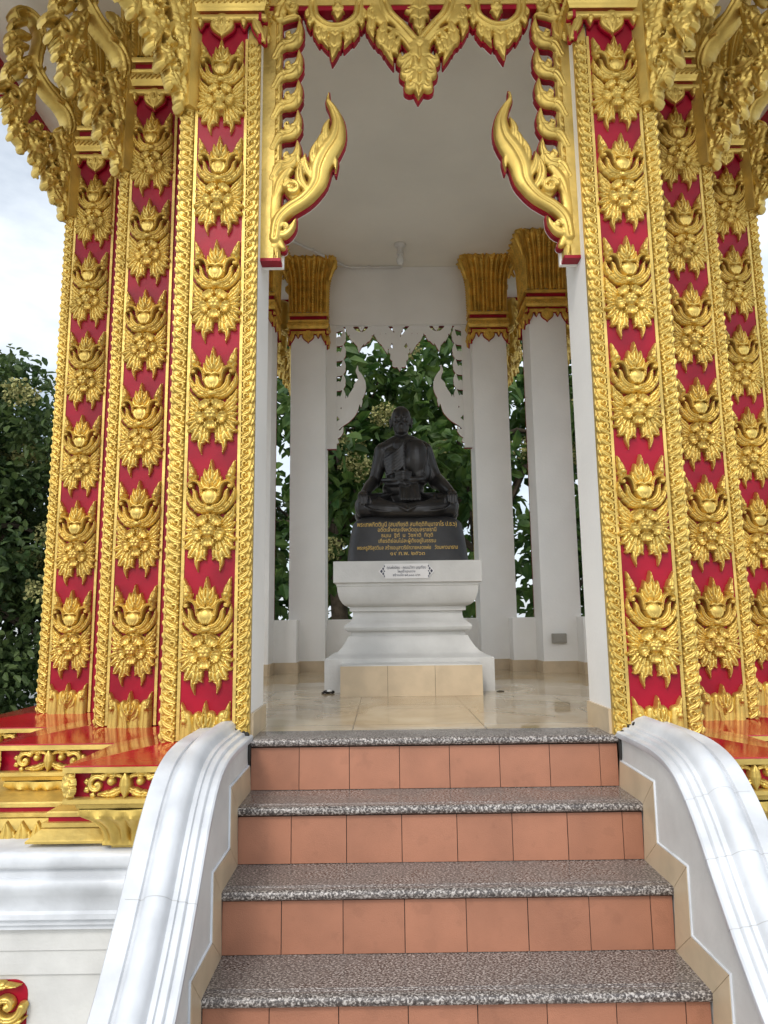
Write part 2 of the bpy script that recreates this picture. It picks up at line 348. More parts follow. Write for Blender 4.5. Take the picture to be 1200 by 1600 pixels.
def ell(mb, c, r, rot=(0, 0, 0), nu=20, nv=14):
    V = []; Mx = Matrix.Rotation(rot[2], 3, 'Z') @ Matrix.Rotation(rot[1], 3, 'Y') @ Matrix.Rotation(rot[0], 3, 'X')
    for j in range(nv+1):
        p = math.pi*j/nv
        for i in range(nu):
            t = 2*math.pi*i/nu; q = Mx @ Vector((r[0]*math.sin(p)*math.cos(t), r[1]*math.sin(p)*math.sin(t), r[2]*math.cos(p))); V.append((c[0]+q.x, c[1]+q.y, c[2]+q.z))
    mb.add(V, [(j*nu+i, j*nu+(i+1) % nu, (j+1)*nu+(i+1) % nu, (j+1)*nu+i) for j in range(nv) for i in range(nu)])
def mir(pts): return [(-x, z) for x, z in pts]

# ------------------------------------------------------------------ layout (metres; z=0 top floor, y=0 front column faces)
YC = 2.085
COLS = [(-.911, .172, 'L1'), (.893, .172, 'R1'), (-1.37, .632, 'L2'), (1.37, .632, 'R2'), (-1.885, 1.152, 'L3'), (1.885, 1.152, 'R3')]
HW = .172
pav = empty('pavilion', (0, 0, -1.2))
tag(pav, 'open white, red and gold pavilion with carved square columns at the top of the stairs', 'pavilion')
Z0 = 1.2                                        # children live in world coordinates: shift by this
PL = (0, 0, Z0)

# ---- ground
g = MB(); g.add([(-400, -400, -1.2), (400, -400, -1.2), (400, 400, -1.2), (-400, 400, -1.2)], [(0, 1, 2, 3)])
go = g.build('ground', M['ground']); go['kind'] = 'structure'

# ---- stepped plan path of the podium, left-front -> round the back -> right-front  (outside on the left => go clockwise reversed)
fx = [(1.34, -.28), (1.86, .20), (2.38, .70)]
right = [(.93, -.28), (1.34, -.28), (1.34, .20), (1.86, .20), (1.86, .70), (2.38, .70)]
rb = [(x, 2*YC-y) for x, y in right[::-1]]
path = right+rb[:-1]+[(-x, y) for x, y in rb[::-1][1:]]+[(-x, y) for x, y in right[::-1]]
# (travel counter-clockwise seen from above => outside on the right-hand side)
def podium():
    mb = MB(); sweep(mb, path, [(-.36, .000), (-.28, -.002), (0, -.036), (.004, -.040)])
    mb.build('red_slab', M['red_slab'], pav, PL)
    mb = MB(); sweep(mb, path, [(-.02, -.041), (.006, -.0405), (.006, -.060), (-.008, -.063), (-.03, -.063)])
    sweep(mb, path, [(-.04, -.146), (-.004, -.148), (.002, -.152), (.002, -.166), (-.006, -.170), (-.03, -.172), (-.034, -.19), (-.05, -.196)])
    mb.build('gold_ledge', M['gold_flat'], pav, PL, smooth=40)
    mb = MB(); sweep(mb, path, [(-.026, -.0625), (-.026, -.147)]); mb.build('red_frieze', M['red'], pav, PL)
    mb = MB()
    sweep(mb, path, [(-.045, -.195), (-.06, -.20), (-.085, -.215), (-.12, -.24), (-.145, -.275), (-.155, -.31), (-.155, -.335), (-.13, -.338), (-.13, -.352), (-.15, -.354)])
    mb.build('gold_cove', M['gold_flat'], pav, PL, smooth=50)
    low = [(.93, -.15), (1.53, -.15), (1.53, .0), (2.05, .0), (2.05, .5), (2.6, .5)]
    low = low+[(x, 2*YC-y) for x, y in low[::-1]][:-1]; low = low+[(-x, y) for x, y in low[::-1]]
    mb = MB(); sweep(mb, low, [(-.40, -.231), (-.16, -.232), (-.055, -.235), (-.05, -.24), (-.05, -.254), (-.06, -.256)])
    sweep(mb, low, [(-.06, -.272), (-.04, -.273), (-.04, -.289), (-.05, -.291), (-.04, -.294), (-.004, -.324), (0, -.328), (0, -.336), (-.05, -.346), (-.05, -.37)])
    mb.build('gold_plinth_moulding', M['gold_flat'], pav, PL)
    mb = MB(); sweep(mb, low, [(-.057, -.2555), (-.057, -.2725)]); mb.build('red_line', M['red'], pav, PL)
    mb = MB(); sweep(mb, path, [(-.18, -.34), (-.16, -.36), (-.16, -1.2)]); mb.build('base_wall', M['white'], pav, PL, smooth=40)
podium()

# ---- frieze scroll ornament (gold, on the red band under the slab)
def frieze_mesh():
    r = Relief(-.17, .17, -.05, .05, .0018)
    def sc(x, y): return ((x-890)/2430*1.9-.0, -(y-575)/2430*1.9)   # traced once, in its own units
    for sx in (-1, 1):
        f = (lambda P: P) if sx > 0 else mir
        r.spiral(sx*.105, .0, .032, 1.1, .011, .013, .004, a0=(math.pi*.75 if sx > 0 else math.pi*.25), cw=-sx)
        for a in (20, 65, 110, -25, -70):
            ca = math.cos(R_(a)); sa = math.sin(R_(a)); r.leaf([(sx*(.105+.030*ca), .030*sa), (sx*(.105+.052*ca), .046*sa-.004)], .013, .010, .002, groove=.2)
        r.leaf(f([(.095, -.032), (.05, -.03), (.01, -.01), (-.02, .03)]), .017, .018, .003, .3, 4)
        r.leaf(f([(.10, .03), (.06, .036), (.02, .03), (-.01, .0)]), .014, .014, .002, .3, 4)
        r.leaf(f([(.02, -.02), (.045, -.035), (.06, -.044)]), .012, .012, .003)
    r.leaf([(.0, -.045), (.0, .0), (.0, .045)], .024, .026, .006, groove=.15, wid=[.1, .7, 1, .8, .1])
    r.dome(.052, .012, .015, .015, .02, .006); r.dome(-.052, .012, .015, .015, .02, .006)
    r.blur(1); mb = MB(); r.mesh(mb, .005); return mb
fr0 = frieze_mesh().build('frieze_scroll', M['gold'], pav, (0, 0, 0), smooth=50)
spots = []
for sx in (-1, 1):
    for i, (x, y) in enumerate(((1.125, -.28), (1.62, .2), (2.15, .70))): spots.append((sx*x, y+.025, 0))
    for i, (x, y) in enumerate(((1.34, -.04), (1.86, .45))): spots.append((sx*(x-.025), y, sx*math.pi/2))
for i, (x, y, rz) in enumerate(spots):
    if i == 0: o = fr0
    else: o = relink(fr0, pav, (0, 0, 0), rz)
    o.location = (x, y, Z0-.1045); o.rotation_euler = (0, 0, rz)
def flower_small():
    r = Relief(-.05, .05, -.05, .05, .0018)
    for k in range(8): a = R_(45*k+22); r.petal(0, 0, a, .045, .017, .014, .003)
    r.dome(0, 0, .016, .016, .016, .012); r.blur(1); mb = MB(); r.mesh(mb, .004)
    return mb
cf = flower_small().build('corner_flower', M['gold'], pav, smooth=50)
first = True
for sx in (-1, 1):
    for x, y in ((1.34, -.28), (1.86, .2), (2.38, .70)):
        o = cf if first else relink(cf, pav, (0, 0, 0)); first = False
        o.location = (sx*(x-.018), y+.018, Z0-.1045); o.rotation_euler = (0, 0, sx*math.pi/4)

# ---- lotus consoles under each projecting corner of the slab
def console():
    mb = MB(); nu, nz = 33, 12
    prof = [(0.0, .165), (.018, .168), (.03, .155), (.045, .135), (.062, .118), (.08, .105), (.10, .097), (.12, .093), (.13, .10), (.14, .10)]
    for face in range(3):
        V = []
        for (d, o) in prof:
            for i in range(nu):
                u = -1+2*i/(nu-1); rib = .022*abs(math.sin(u*math.pi*2.5))**.7*(1 if .02 < d < .125 else .2)+(.014*math.exp(-(u/.22)**2) if d < .07 else 0)
                V.append((u*o, -(o+rib*(1-abs(u)**8)), -d))
        F = [(j*nu+i, j*nu+i+1, (j+1)*nu+i+1, (j+1)*nu+i) for j in range(len(prof)-1) for i in range(nu-1)]
        V = np.array(V); a = (face-1)*math.pi/2; c, s_ = math.cos(a), math.sin(a)
        V = np.stack([V[:, 0]*c-V[:, 1]*s_, V[:, 0]*s_+V[:, 1]*c, V[:, 2]], 1); mb.add(V, F)
    return mb
co = console().build('lotus_console', M['gold'], pav, smooth=60); first = True
for sx in (-1, 1):
    for x, y in ((1.34, -.28), (1.86, .2), (2.38, .70)):
        o = co if first else relink(co, pav, (0, 0, 0)); first = False
        o.location = (sx*(x-.205), y+.205, Z0-.195)

# ---- band of upright lotus leaves on the recessed plinth
r = Relief(-.27, .27, -.05, .035, .0022)
for i in range(9):
    x = -.24+.06*i; r.leaf([(x, -.045), (x+.004, -.01), (x+.001, .032)], .030, .016, .003, groove=.35, wid=[.8, 1, .9, .6, .15]); r.leaf([(x+.03, -.045), (x+.03, .005)], .012, .010, .002, groove=.2, wid=[.8, 1, .5, 0])
r.blur(1); mb = MB(); r.mesh(mb, .005); lb = mb.build('lotus_leaf_band', M['gold'], pav, (-1.79, -.006, Z0-.325), smooth=50)
relink(lb, pav, (1.79, -.006, Z0-.325))

# ---- white moulded base wall in front, both sides of the stairs
def front_base():
    up = [(-.40, -.350), (-.02, -.351), (-.008, -.355), (0, -.368), (0, -.396), (-.008, -.410), (-.022, -.415), (-.022, -.441), (-.010, -.445), (-.001, -.458), (-.001, -.478), (-.02, -.505), (-.035, -.54), (-.038, -.562),
          (-.028, -.570), (-.028, -.588), (-.045, -.592), (-.045, -.612), (-.058, -.616), (-.058, -.632), (-.085, -.637)]
    lo = [(-.083, -.63), (-.083, -.712), (-.090, -.716), (-.090, -.796), (-.10, -.800), (-.10, -1.2)]
    for sx in (-1, 1):
        pth = [(-3.4, 3), (-3.4, -.2), (-.90, -.2)] if sx < 0 else [(.90, -.2), (3.4, -.2), (3.4, 3)]
        mb = MB(); sweep(mb, pth, up); mb.build('terrace_moulding', M['trim'], pav, PL, smooth=42)
        mb = MB(); sweep(mb, pth, lo); mb.build('terrace_wall', M['white'], pav, PL)
front_base()
def wall_panel():
    r = Relief(-.2, .2, -.17, .17, .0025)
    for sx in (-1, 1):
        for sz in (-1, 1):
            r.spiral(sx*.11, sz*.06, .045, 1.2, .013, .015, .004, a0=0, cw=-sx*sz)
            r.leaf([(sx*.02, sz*.02), (sx*.06, sz*.11), (sx*.15, sz*.12)], .022, .016, .002, .3, 4)
            r.leaf([(sx*.06, 0), (sx*.12, sz*.0), (sx*.17, sz*.03)], .016, .014, .002, .3, 3)
    r.dome(0, 0, .04, .04, .03, .004, seg=6); r.blur(1); return r
def _sc(V): return V*np.array([1.24, 1.3, 1.14])
r_ = wall_panel(); mb = MB(); r_.mesh(mb, .006, fn=_sc)
wp = mb.build('wall_ornament', M['gold'], pav, (-1.708, -.106, Z0-.965), smooth=50)
mb = MB()
ang = [(sx*.15+.05*sx*(1-1)+.05*math.cos(a), 0, sz*.10+.05*math.sin(a)) for sx, sz, a0 in ((1, 1, 0), (-1, 1, 90), (-1, -1, 180), (1, -1, 270)) for a in [R_(a0+t) for t in range(0, 91, 15)]]
n_ = len(ang); V = [(x, 0, z) for x, _, z in ang]+[(x, .04, z) for x, _, z in ang]
mb.add(V, [tuple(range(n_))]+[(i, (i+1) % n_, n_+(i+1) % n_, n_+i) for i in range(n_)])
wpr = mb.build('ornament_recess', M['red'], pav, (-1.708, -.1025, Z0-.965))
relink(wp, pav, (1.708, -.106, Z0-.965)); relink(wpr, pav, (1.708, -.1025, Z0-.965))

# ------------------------------------------------------------------ stairs
RI, RU = .2, .238
stairs = empty('staircase', (0, 0, 0), parent=pav); stairs.location = (0, 0, 0)
def tread(k):
    yf = -RU*k; yb = yf+RU+.03; z = -RI*k
    if k == 0: yb = .21
    prof = [(yb, z), (yf+.052, z), (yf+.050, z-.004), (yf+.047, z), (yf+.040, z), (yf+.038, z-.004), (yf+.035, z), (yf+.013, z), (yf+.006, z-.002), (yf+.001, z-.008), (yf, z-.015), (yf+.001, z-.022), (yf+.006, z-.028), (yf+.013, z-.03), (yb, z-.03)]
    if k == 0: prof = [p for p in prof if not (yf+.03 < p[0] < yf+.06)]; prof.insert(1, (yf+.013, z)) if False else None
    V = [(x, y, zz) for x in (-.733, .733) for y, zz in prof]; n = len(prof)
    mb = MB(); mb.add(V, [(i, i+1, n+i+1, n+i) for i in range(n-1)]+[(n-1, 0, n, 2*n-1), tuple(range(n)), tuple(range(n, 2*n))[::-1]])
    return mb.build('tread', M['granite'], pav, (0, 0, Z0+.003), smooth=35)
def riser(k):
    y = -RU*k+.025; z1 = -RI*k-.031; z0 = -RI*(k+1)+.004; mb = MB()
    mb.box(-.733, .733, y+.004, y+.02, z0-.01, z1, 1); xs = [-.733]+[-.54+.2*i+.0 for i in range(7)]+[.733]
    for a, b in zip(xs[:-1], xs[1:]):
        j = random.uniform(-.0008, .0008); mb.box(a+.0014, b-.0014, y+j, y+.008, z0+.001, z1-.003, 0)
    return mb.build('riser', [M['terracotta'], M['grout']], pav, PL)
for k in range(0, 6):
    if k < 6: tread(k)
    if k < 6: riser(k)
stairs_obj = stairs; bpy.data.objects.remove(stairs)
mb = MB()
for k in range(6): mb.box(-.73, .73, -RU*k+.046, .2, -1.2, -RI*k-.034)
# ---- side walls with moulded coping
RAIL = [(.02, .004), (-.12, .004), (-.30, .003), (-.40, -.004), (-.48, -.018), (-.55, -.044), (-.61, -.085), (-.67, -.142), (-.73, -.212), (-.80, -.300), (-.88, -.395), (-.96, -.480), (-1.05, -.566), (-1.2, -.705), (-1.45, -.93), (-1.74, -1.19)]
def rail_pts():
    P = spline(RAIL, 70); T = np.gradient(P, axis=0); T /= np.linalg.norm(T, axis=1)[:, None]
    Nn = np.stack([T[:, 1], -T[:, 0]], 1); Nn[Nn[:, 1] < 0] *= -1
    return P, Nn
def side_wall(sx):
    P, Nn = rail_pts()
    cs = [(.742, -.014), (.728, -.012), (.724, -.004), (.724, .010), (.729, .015), (.748, .017), (.750, .025), (.753, .028), (.770, .030), (.773, .038), (.786, .040), (.789, .046)]
    for a in range(165, 14, -15): cs.append((.826+.036*math.cos(R_(a)), .042+.034*math.sin(R_(a))))
    cs += [(.864, .047), (.872, .043), (.876, .050), (.912, .052), (.925, .050), (.930, .042), (.930, -.03), (.92, -.035)]
    k = len(cs); V = []
    for (y, z), (ny, nz) in zip(P, Nn):
        for x, n in cs: V.append((sx*x, y+ny*n, z+nz*n))
    mb = MB(); n = len(P)
    mb.add(V, [(i*k+j, (i+1)*k+j, (i+1)*k+j+1, i*k+j+1) for i in range(n-1) for j in range(k-1)]+[tuple(range(k)), tuple((n-1)*k+j for j in range(k))[::-1]])
    mb.build('coping', M['trim'], pav, PL, smooth=38)
    for i in ((29, 38, 45) if sx > 0 else (42,)):
        mj = MB()
        Pf = [P[i]+(P[i+1]-P[i])*u for u in (0, .06)]; Vj = []
        for (y, z) in Pf:
            ny, nz = Nn[i]
            for x, n_ in cs[2:-4]: Vj.append((sx*x, y+ny*(n_+.0008), z+nz*(n_+.0008)))
        kk = len(cs[2:-4]); mj.add(Vj, [(j, kk+j, kk+j+1, j+1) for j in range(kk-1)])
        mj.build('coping_joint', M['joint'], pav, PL)
    dm = MB()
    for j in range(5): ell(dm, (sx*(.742+.016*j+random.uniform(-.004, .004)), -.012-random.uniform(0, .012), .012+.008*j+random.uniform(-.01, .01)), (.012, .010, .014), nu=8, nv=6)
    ell(dm, (sx*.733, -.01, -.045), (.006, .012, .05), nu=8, nv=8)
    dm.build('mortar_gap', M['rust'], pav, PL)
    # wall body
    mb = MB(); V = []
    for x in (.738, .92):
        for (y, z), (ny, nz) in zip(P, Nn): V.append((sx*x, y, z))
        for (y, z) in P: V.append((sx*x, y, -1.21))
    F = []
    for s_ in (0, 2*n):
        F += [(s_+i, s_+i+1, s_+n+i+1, s_+n+i) for i in range(n-1)]
    F += [(i, i+1, 2*n+i+1, 2*n+i) for i in range(n-1)]+[(0, n, 3*n, 2*n)]
    mb.add(V, F); mb.build('side_wall', M['white'], pav, PL)
    # zigzag tile skirting with a thin white lip above it
    top = [(.0, -.098)]; bot = [(.02, -.20)]
    for k in range(6):
        top += [(-RU*(k+1)-.112, -RI*k-.102), (-RU*(k+1)-.108, -RI*(k+1)-.104)]
    for k in range(6):
        bot += [(-RU*(k+1)+.0, -RI*(k+1)-0), (-RU*(k+1)+.02, -RI*(k+2))]
    T_ = top[:13]; B_ = bot[:13]
    mb = MB()
    for i in range(11):
        a, b, c, d = T_[i], T_[i+1], B_[i+1], B_[i]
        if min(p[1] for p in (a, b, c, d)) < -1.22: continue
        gsh = .0012
        def sh(p, q): 
            L_ = math.hypot(q[0]-p[0], q[1]-p[1]); return (p[0]+(q[0]-p[0])*gsh/L_, p[1]+(q[1]-p[1])*gsh/L_)
        a2, b2, c2, d2 = sh(a, b), sh(b, a), sh(c, d), sh(d, c)
        V = [(sx*x, y, z) for x in (.7300, .741) for y, z in (a2, b2, c2, d2)]
        mb.add(V, [(0, 1, 2, 3), (4, 7, 6, 5), (0, 4, 5, 1), (1, 5, 6, 2), (2, 6, 7, 3), (3, 7, 4, 0)])
    mb.build('stair_skirting', M['beige'], pav, PL)
    mb = MB(); mb.tube([(sx*.7375, y, z+.002) for y, z in T_[:11]], .006, 8); mb.build('skirting_lip', M['trim'], pav, PL, smooth=60)
for sx in (-1, 1): side_wall(sx)
mb = MB()
for k in range(6): mb.box(-.728, .728, -RU*k+.047, .19-k*.001, -1.2, -RI*k-.035-.0)
mb.build('stair_core', M['grout'], pav, PL)

# ------------------------------------------------------------------ interior floor
ins = [(x-.33, y+.33) for x, y in right[1:]]
poly = [(.733, .2), (1.0, .2), (1.0, .5), (1.5, .5), (1.5, 1.0), (2.02, 1.0)]
poly = poly+[(x, 2*YC-y) for x, y in poly[::-1]]; poly = poly+[(-x, y) for x, y in poly[::-1]]
mb = MB(); mb.add([(x, y, .0015) for x, y in poly], [tuple(range(len(poly)))]); mb.build('interior_floor', M['floor'], pav, PL)

# ------------------------------------------------------------------ columns
U = 1/2757.
def motif(full=True):
    r = Relief(-.112, .112, -.02, .48, .0018) if full else Relief(-.112, .112, -.02, .17, .0018)
    # authoring units: x from centre, y downwards from the tip (at z=.47)
    top = .47 if full else .155
    def T(pts): return [(x*U, top-(y-225)*U) for x, y in pts]
    def both(fn, pts, *a, **k):
        fn(T(pts), *a, **k); fn(T([(-x, y) for x, y in pts]), *a, **k)
    if full:
        # spread acanthus fan round the flower
        for pts, W in (([(120, 1000), (205, 900), (250, 840), (284, 745)], 50), ([(140, 1010), (225, 935), (295, 862)], 44), ([(150, 1040), (235, 1000), (296, 950)], 42),
                       ([(150, 1070), (235, 1065), (296, 1040)], 42), ([(150, 1100), (230, 1130), (286, 1150), (300, 1135)], 46), ([(130, 1120), (205, 1200), (262, 1250), (296, 1240)], 52), ([(110, 1140), (170, 1270), (215, 1350), (250, 1365)], 54),
                       ([(80, 1140), (105, 1270), (112, 1350), (140, 1420), (122, 1530)], 60), ([(60, 1180), (66, 1290), (62, 1360), (30, 1400)], 44)):
            both(r.leaf, pts, W*U, .015, .004, serr=.16, n=3, groove=.5, rib=.35)
        r.dome(-8*U, top-(1062-225)*U, 225*U, 205*U, .009, .003, p=.35)
        for q in (-1, 1): r.dome(q*112*U, top-(1255-225)*U, 88*U, 130*U, .009, .003, p=.35)
        for a in (126, 54, 200, -20, 270):
            ca = R_(a); cx = -8*U+72*U*math.cos(ca); cz = top-(1062-225)*U+72*U*math.sin(ca)
            r.petal(cx, cz, ca, 118*U, 84*U, .024, .012)
        r.dome(-8*U, top-(1062-225)*U, 90*U, 90*U, .026, .016, p=.5)
        for i in range(6):
            ca = R_(60*i); r.dome(-8*U+46*U*math.cos(ca), top-(1060-225)*U+46*U*math.sin(ca), 22*U, 22*U, .006, .037)
        r.dome(-8*U, top-(1060-225)*U, 26*U, 26*U, .007, .041)
        # sickle leaves, scrolled arms and round lotus bud
        both(r.leaf, [(30, 835), (130, 822), (215, 740), (262, 640), (272, 545)], 46*U, .020, .006, serr=.30, n=6, both=False, groove=.3, wid=[.6, .85, 1, .95, .7, .4, 0])
        both(r.leaf, [(40, 790), (110, 770), (165, 700), (180, 620), (205, 575)], 34*U, .020, .012, groove=.35, wid=[.9, 1, 1, .9, .6, .1])
        both(r.leaf, [(95, 660), (112, 560), (150, 505), (205, 492), (244, 520), (236, 560), (208, 556)], 23*U, .020, .014, groove=.4, wid=[1, 1, 1, .95, .85, .75, .7])
        both(lambda P, *a: r.dome(P[0][0], P[0][1], *a), [(216, 545)], 22*U, 22*U, .014, .018)
        r.dome(0, top-(672-225)*U, 112*U, 104*U, .032, .008, p=.55)
        for dx in (-62, -22, 22, 62): r.leaf(T([(dx*.5, 750), (dx*1.05, 690), (dx, 625)]), 22*U, .005, .034-abs(dx)*.00006, groove=.3, wid=[.5, 1, 1, .4])
        both(r.leaf, [(0, 590), (40, 575), (85, 590)], 15*U, .006, .032, groove=.1, wid=[.9, 1, .5])
        r.dome(0, top-(815-225)*U, 52*U, 34*U, .014, .022, seg=3, amp=.1)
    # crown palmettes
    both(r.leaf, [(222, 500), (218, 420), (240, 330), (266, 236)], 58*U, .020, .006, serr=.28, n=3, groove=.25, wid=[.6, 1, 1, .8, .55, .3, 0])
    both(lambda P, *a: r.dome(P[0][0], P[0][1], *a), [(219, 430)], 33*U, 36*U, .014, .022)
    both(r.leaf, [(20, 580), (80, 520), (116, 425)], 52*U, .018, .006, groove=.45)
    both(r.leaf, [(10, 540), (55, 440), (76, 335)], 50*U, .022, .008, groove=.4)
    r.leaf(T([(0, 580), (0, 420), (0, 225)]), 58*U, .026, .010, serr=.16, n=3, groove=.4)
    r.dome(0, top-(500-225)*U, 18*U, 44*U, .009, .032)
    if not full:
        z1 = .095
        for x, wv in ((-.075, .03), (-.03, .026), (.02, .030), (.07, .030)):
            r.stroke([(x, -.02), (x+.002, .05), (x, z1)], wv, .016+abs(x)*.05, .004, wid=(1, .95, .9, .7), groove=.15)
        for i in range(9): r.stroke([(-.084+.021*i, -.02), (-.084+.021*i, .082+.01*(i%2))], .0135, .007, .003, wid=(1, 1))
        r.stroke([(-.012, -.02), (-.02, .05), (-.004, .1)], .014, .014, .012, groove=.2)
    r.blur(1); r.H *= 1.12; mb = MB(); r.mesh(mb, .006, grow=.0012); return mb
def strip(H=3.14, seed=0):
    """vertical band of curling leaves, .05 wide"""
    p = .0495; n = int(H/p); r = Relief(-.033, .033, -.01, H, .0026)
    r.stroke([(0, 0), (0, H-.01)], .0245, .005, .002, wid=(1, 1), ns=3, p=.3)
    for i in range(n):
        z = i*p+.012
        r.leaf([(-.020, z-.012), (.006, z+.002), (.024, z+.030)], .0115, .013, .006, groove=.3, wid=[.6, 1, 1, .6, 0], ns=8)
        r.leaf([(.020, z-.006), (.026, z+.008), (.026, z+.024)], .0075, .010, .005, groove=.1, wid=[.7, 1, .8, 0], ns=6)
        r.leaf([(-.012, z+.010), (-.016, z+.026), (-.004, z+.032), (.003, z+.024), (-.004, z+.019)], .0052, .011, .007, groove=.0, wid=[1, 1, .9, .8], ns=11)
        r.dome(-.020, z+.006, .007, .007, .009, .005)
    mb = MB(); r.mesh(mb, .004); return mb
def strip_mesh_mirror(mb):
    m2 = MB(); v = np.concatenate(mb.v).copy(); v[:, 0] *= -1; m2.add(v, mb.f); return m2
_s = strip()
ME = {}
def proto(key, mb, mats, smooth=50):
    o = mb.build(key, mats, None, smooth=smooth); ME[key] = o.data; bpy.data.objects.remove(o)
proto('corner_strip', _s, M['gold']); proto('corner_strip_m', strip_mesh_mirror(_s), M['gold'])
proto('flower_ornament', motif(True), M['gold']); proto('base_ornament', motif(False), M['gold'])
b = MB(); b.box(-.0065, .0065, -.008, .012, 0, 3.14); proto('fillet', b, M['gold_flat'], None)
b = MB(); b.box(-.112, .112, -.0, .02, 0, 3.26); proto('red_panel', b, M['red'], None)

def saw_band():
    """row of hanging leaves under the capital, one face .38 wide"""
    r = Relief(-.205, .205, -.16, .03, .0022); hw = .196
    r.stroke([(-hw, .008), (hw, .008)], .015, .012, .004, wid=(1, 1), p=.25)
    for sx in (-1, 1):
        r.spiral(sx*.026, -.020, .017, 1.1, .009, .012, .004, a0=math.pi/2, cw=-sx)
        r.leaf([(sx*.046, -.012), (sx*.035, -.045), (0, -.088)], .014, .012, .003, groove=.1, wid=[.6, 1, .9, .5, 0])
        r.spiral(sx*.165, -.022, .018, 1.1, .010, .012, .004, a0=math.pi/2, cw=sx)
        r.leaf([(sx*.150, -.01), (sx*.168, -.05), (sx*.197, -.115)], .022, .014, .003, groove=.2, wid=[.7, 1, 1, .8, .3])
        r.leaf([(sx*.100, .0), (sx*.100, -.045)], .015, .014, .003, groove=.1, wid=[.9, 1, .6, 0]); r.dome(sx*.100, -.012, .014, .014, .012, .01)
    r.leaf([(0, .0), (0, -.05), (0, -.095)], .034, .014, .003, groove=.2, wid=[1, .9, .5, 0]); r.dome(0, -.022, .008, .02, .01, .012)
    r.blur(1); return r
SB = saw_band()
def capital(z0=3.215, ztop=4.05):
    """returns two meshes: gold, red; centred on the column axis"""
    go_, rd = MB(), MB(); hw = HW
    for k in range(4):
        a = k*math.pi/2; c, s_ = math.cos(a), math.sin(a)
        def fn(V, off=hw+.012): 
            V = V.copy(); V[:, 1] -= off; V[:, 2] += z0+.005
            return np.stack([V[:, 0]*c-V[:, 1]*s_, V[:, 0]*s_+V[:, 1]*c, V[:, 2]], 1)
        SB.mesh(go_, .006, fn=fn)
        SB.mesh(rd, 0, grow=.006, flat=.002, depth=.012, fn=lambda V: fn(V, hw+.010))
    def ring(mb, prof):
        k = len(prof); V = []
        for (o, z) in prof:
            for x, y in ((-1, -1), (1, -1), (1, 1), (-1, 1)): V.append((x*(hw+o), y*(hw+o), z))
        mb.add(V, [(j*4+i, j*4+(i+1) % 4, (j+1)*4+(i+1) % 4, (j+1)*4+i) for j in range(k-1) for i in range(4)])
    z = z0
    ring(go_, [(.0, z+.012), (.020, z+.012), (.022, z+.024), (.014, z+.028), (.0, z+.028)])
    ring(rd, [(.006, z+.02), (.006, z+.06)])
    ring(go_, [(.0, z+.052), (.022, z+.052), (.024, z+.064), (.026, z+.068), (.034, z+.085), (.034, z+.108), (.026, z+.128), (.03, z+.132), (.03, z+.144), (.0, z+.146)])
    ring(rd, [(.010, z+.14), (.010, z+.195)])
    ring(go_, [(.0, z+.188), (.026, z+.188), (.03, z+.20), (.03, z+.214), (.018, z+.218), (.018, z+.225)])
    # braid on the middle band
    for k in range(4):
        a = k*math.pi/2; c, s_ = math.cos(a), math.sin(a)
        r = Relief(-.2, .2, -.014, .014, .0028)
        for i in range(15): x = -.19+i*.0265; r.leaf([(x-.01, -.010), (x+.012, .010)], .006, .007, .001, groove=.0, wid=[.8, 1, .8], ns=4)
        def fn2(V):
            V = V.copy(); V[:, 1] -= hw+.033; V[:, 2] += z+.0965
            return np.stack([V[:, 0]*c-V[:, 1]*s_, V[:, 0]*s_+V[:, 1]*c, V[:, 2]], 1)
        r.mesh(go_, .001, fn=fn2)
    # flared ribbed lotus
    zb = z+.225; nzv, nu = 96, 145
    ts = np.linspace(0, 1, nzv); pr = .004+.018*ts+.060*np.clip((ts-.45)/.45, 0, 1)**2.2
    pr = np.where(ts > .93, pr-.045*((ts-.93)/.07)**1.5, pr)
    us = np.linspace(-1, 1, nu)
    UU, TT = np.meshgrid(us, ts)
    nr = 9; ph = (UU+1)/2*nr; fr = ph-np.floor(ph)
    alt = (np.floor(ph).astype(int) % 2)
    rib = np.sin(fr*math.pi)**.6*np.where(alt == 0, .024, .010)
    bead = np.where(alt == 1, .014*np.abs(np.sin(TT*math.pi*22))**.7*np.sin(fr*math.pi)**2, -.012*np.exp(-((fr-.5)/.08)**2))
    tops = .026*np.abs(np.sin(TT*40+UU*9))*np.abs(np.cos(UU*22+TT*11))*np.clip((TT-.84)/.05, 0, 1)+.008*np.clip((.05-TT)/.05, 0, 1)*np.abs(np.sin(UU*22))
    O = hw+pr[:, None]+rib+bead+tops
    for k in range(4):
        a = k*math.pi/2; c, s_ = math.cos(a), math.sin(a)
        edge = hw+pr[:, None]+.012
        x = UU*edge; wgt = 1-np.abs(UU)**16; y = -(edge*(1-wgt)+(O)*wgt)
        Zz = zb+TT*(ztop-zb)
        V = np.stack([x*c-y*s_, x*s_+y*c, Zz], -1).reshape(-1, 3)
        F = [(j*nu+i, j*nu+i+1, (j+1)*nu+i+1, (j+1)*nu+i) for j in range(nzv-1) for i in range(nu-1)]
        go_.add(V, F)
    go_.box(-.20, .20, -.20, .20, ztop-.02, ztop+.038)
    # corner curls of the flare
    for sx in (-1, 1):
        for sy in (-1, 1):
            e = hw+.07
            go_.tube([(sx*(e-.03), sy*(e-.03), ztop-.28), (sx*(e+.0), sy*(e+.0), ztop-.20), (sx*(e+.03), sy*(e+.03), ztop-.15), (sx*(e+.035), sy*(e+.035), ztop-.115), (sx*(e+.01), sy*(e+.01), ztop-.10)], [.012, .022, .026, .024, .012], 8)
    return go_, rd
cg, crd = capital(); proto('capital', cg, M['gold']); proto('capital_in', cg, M['gold_in']); proto('capital_red', crd, M['red'], None)

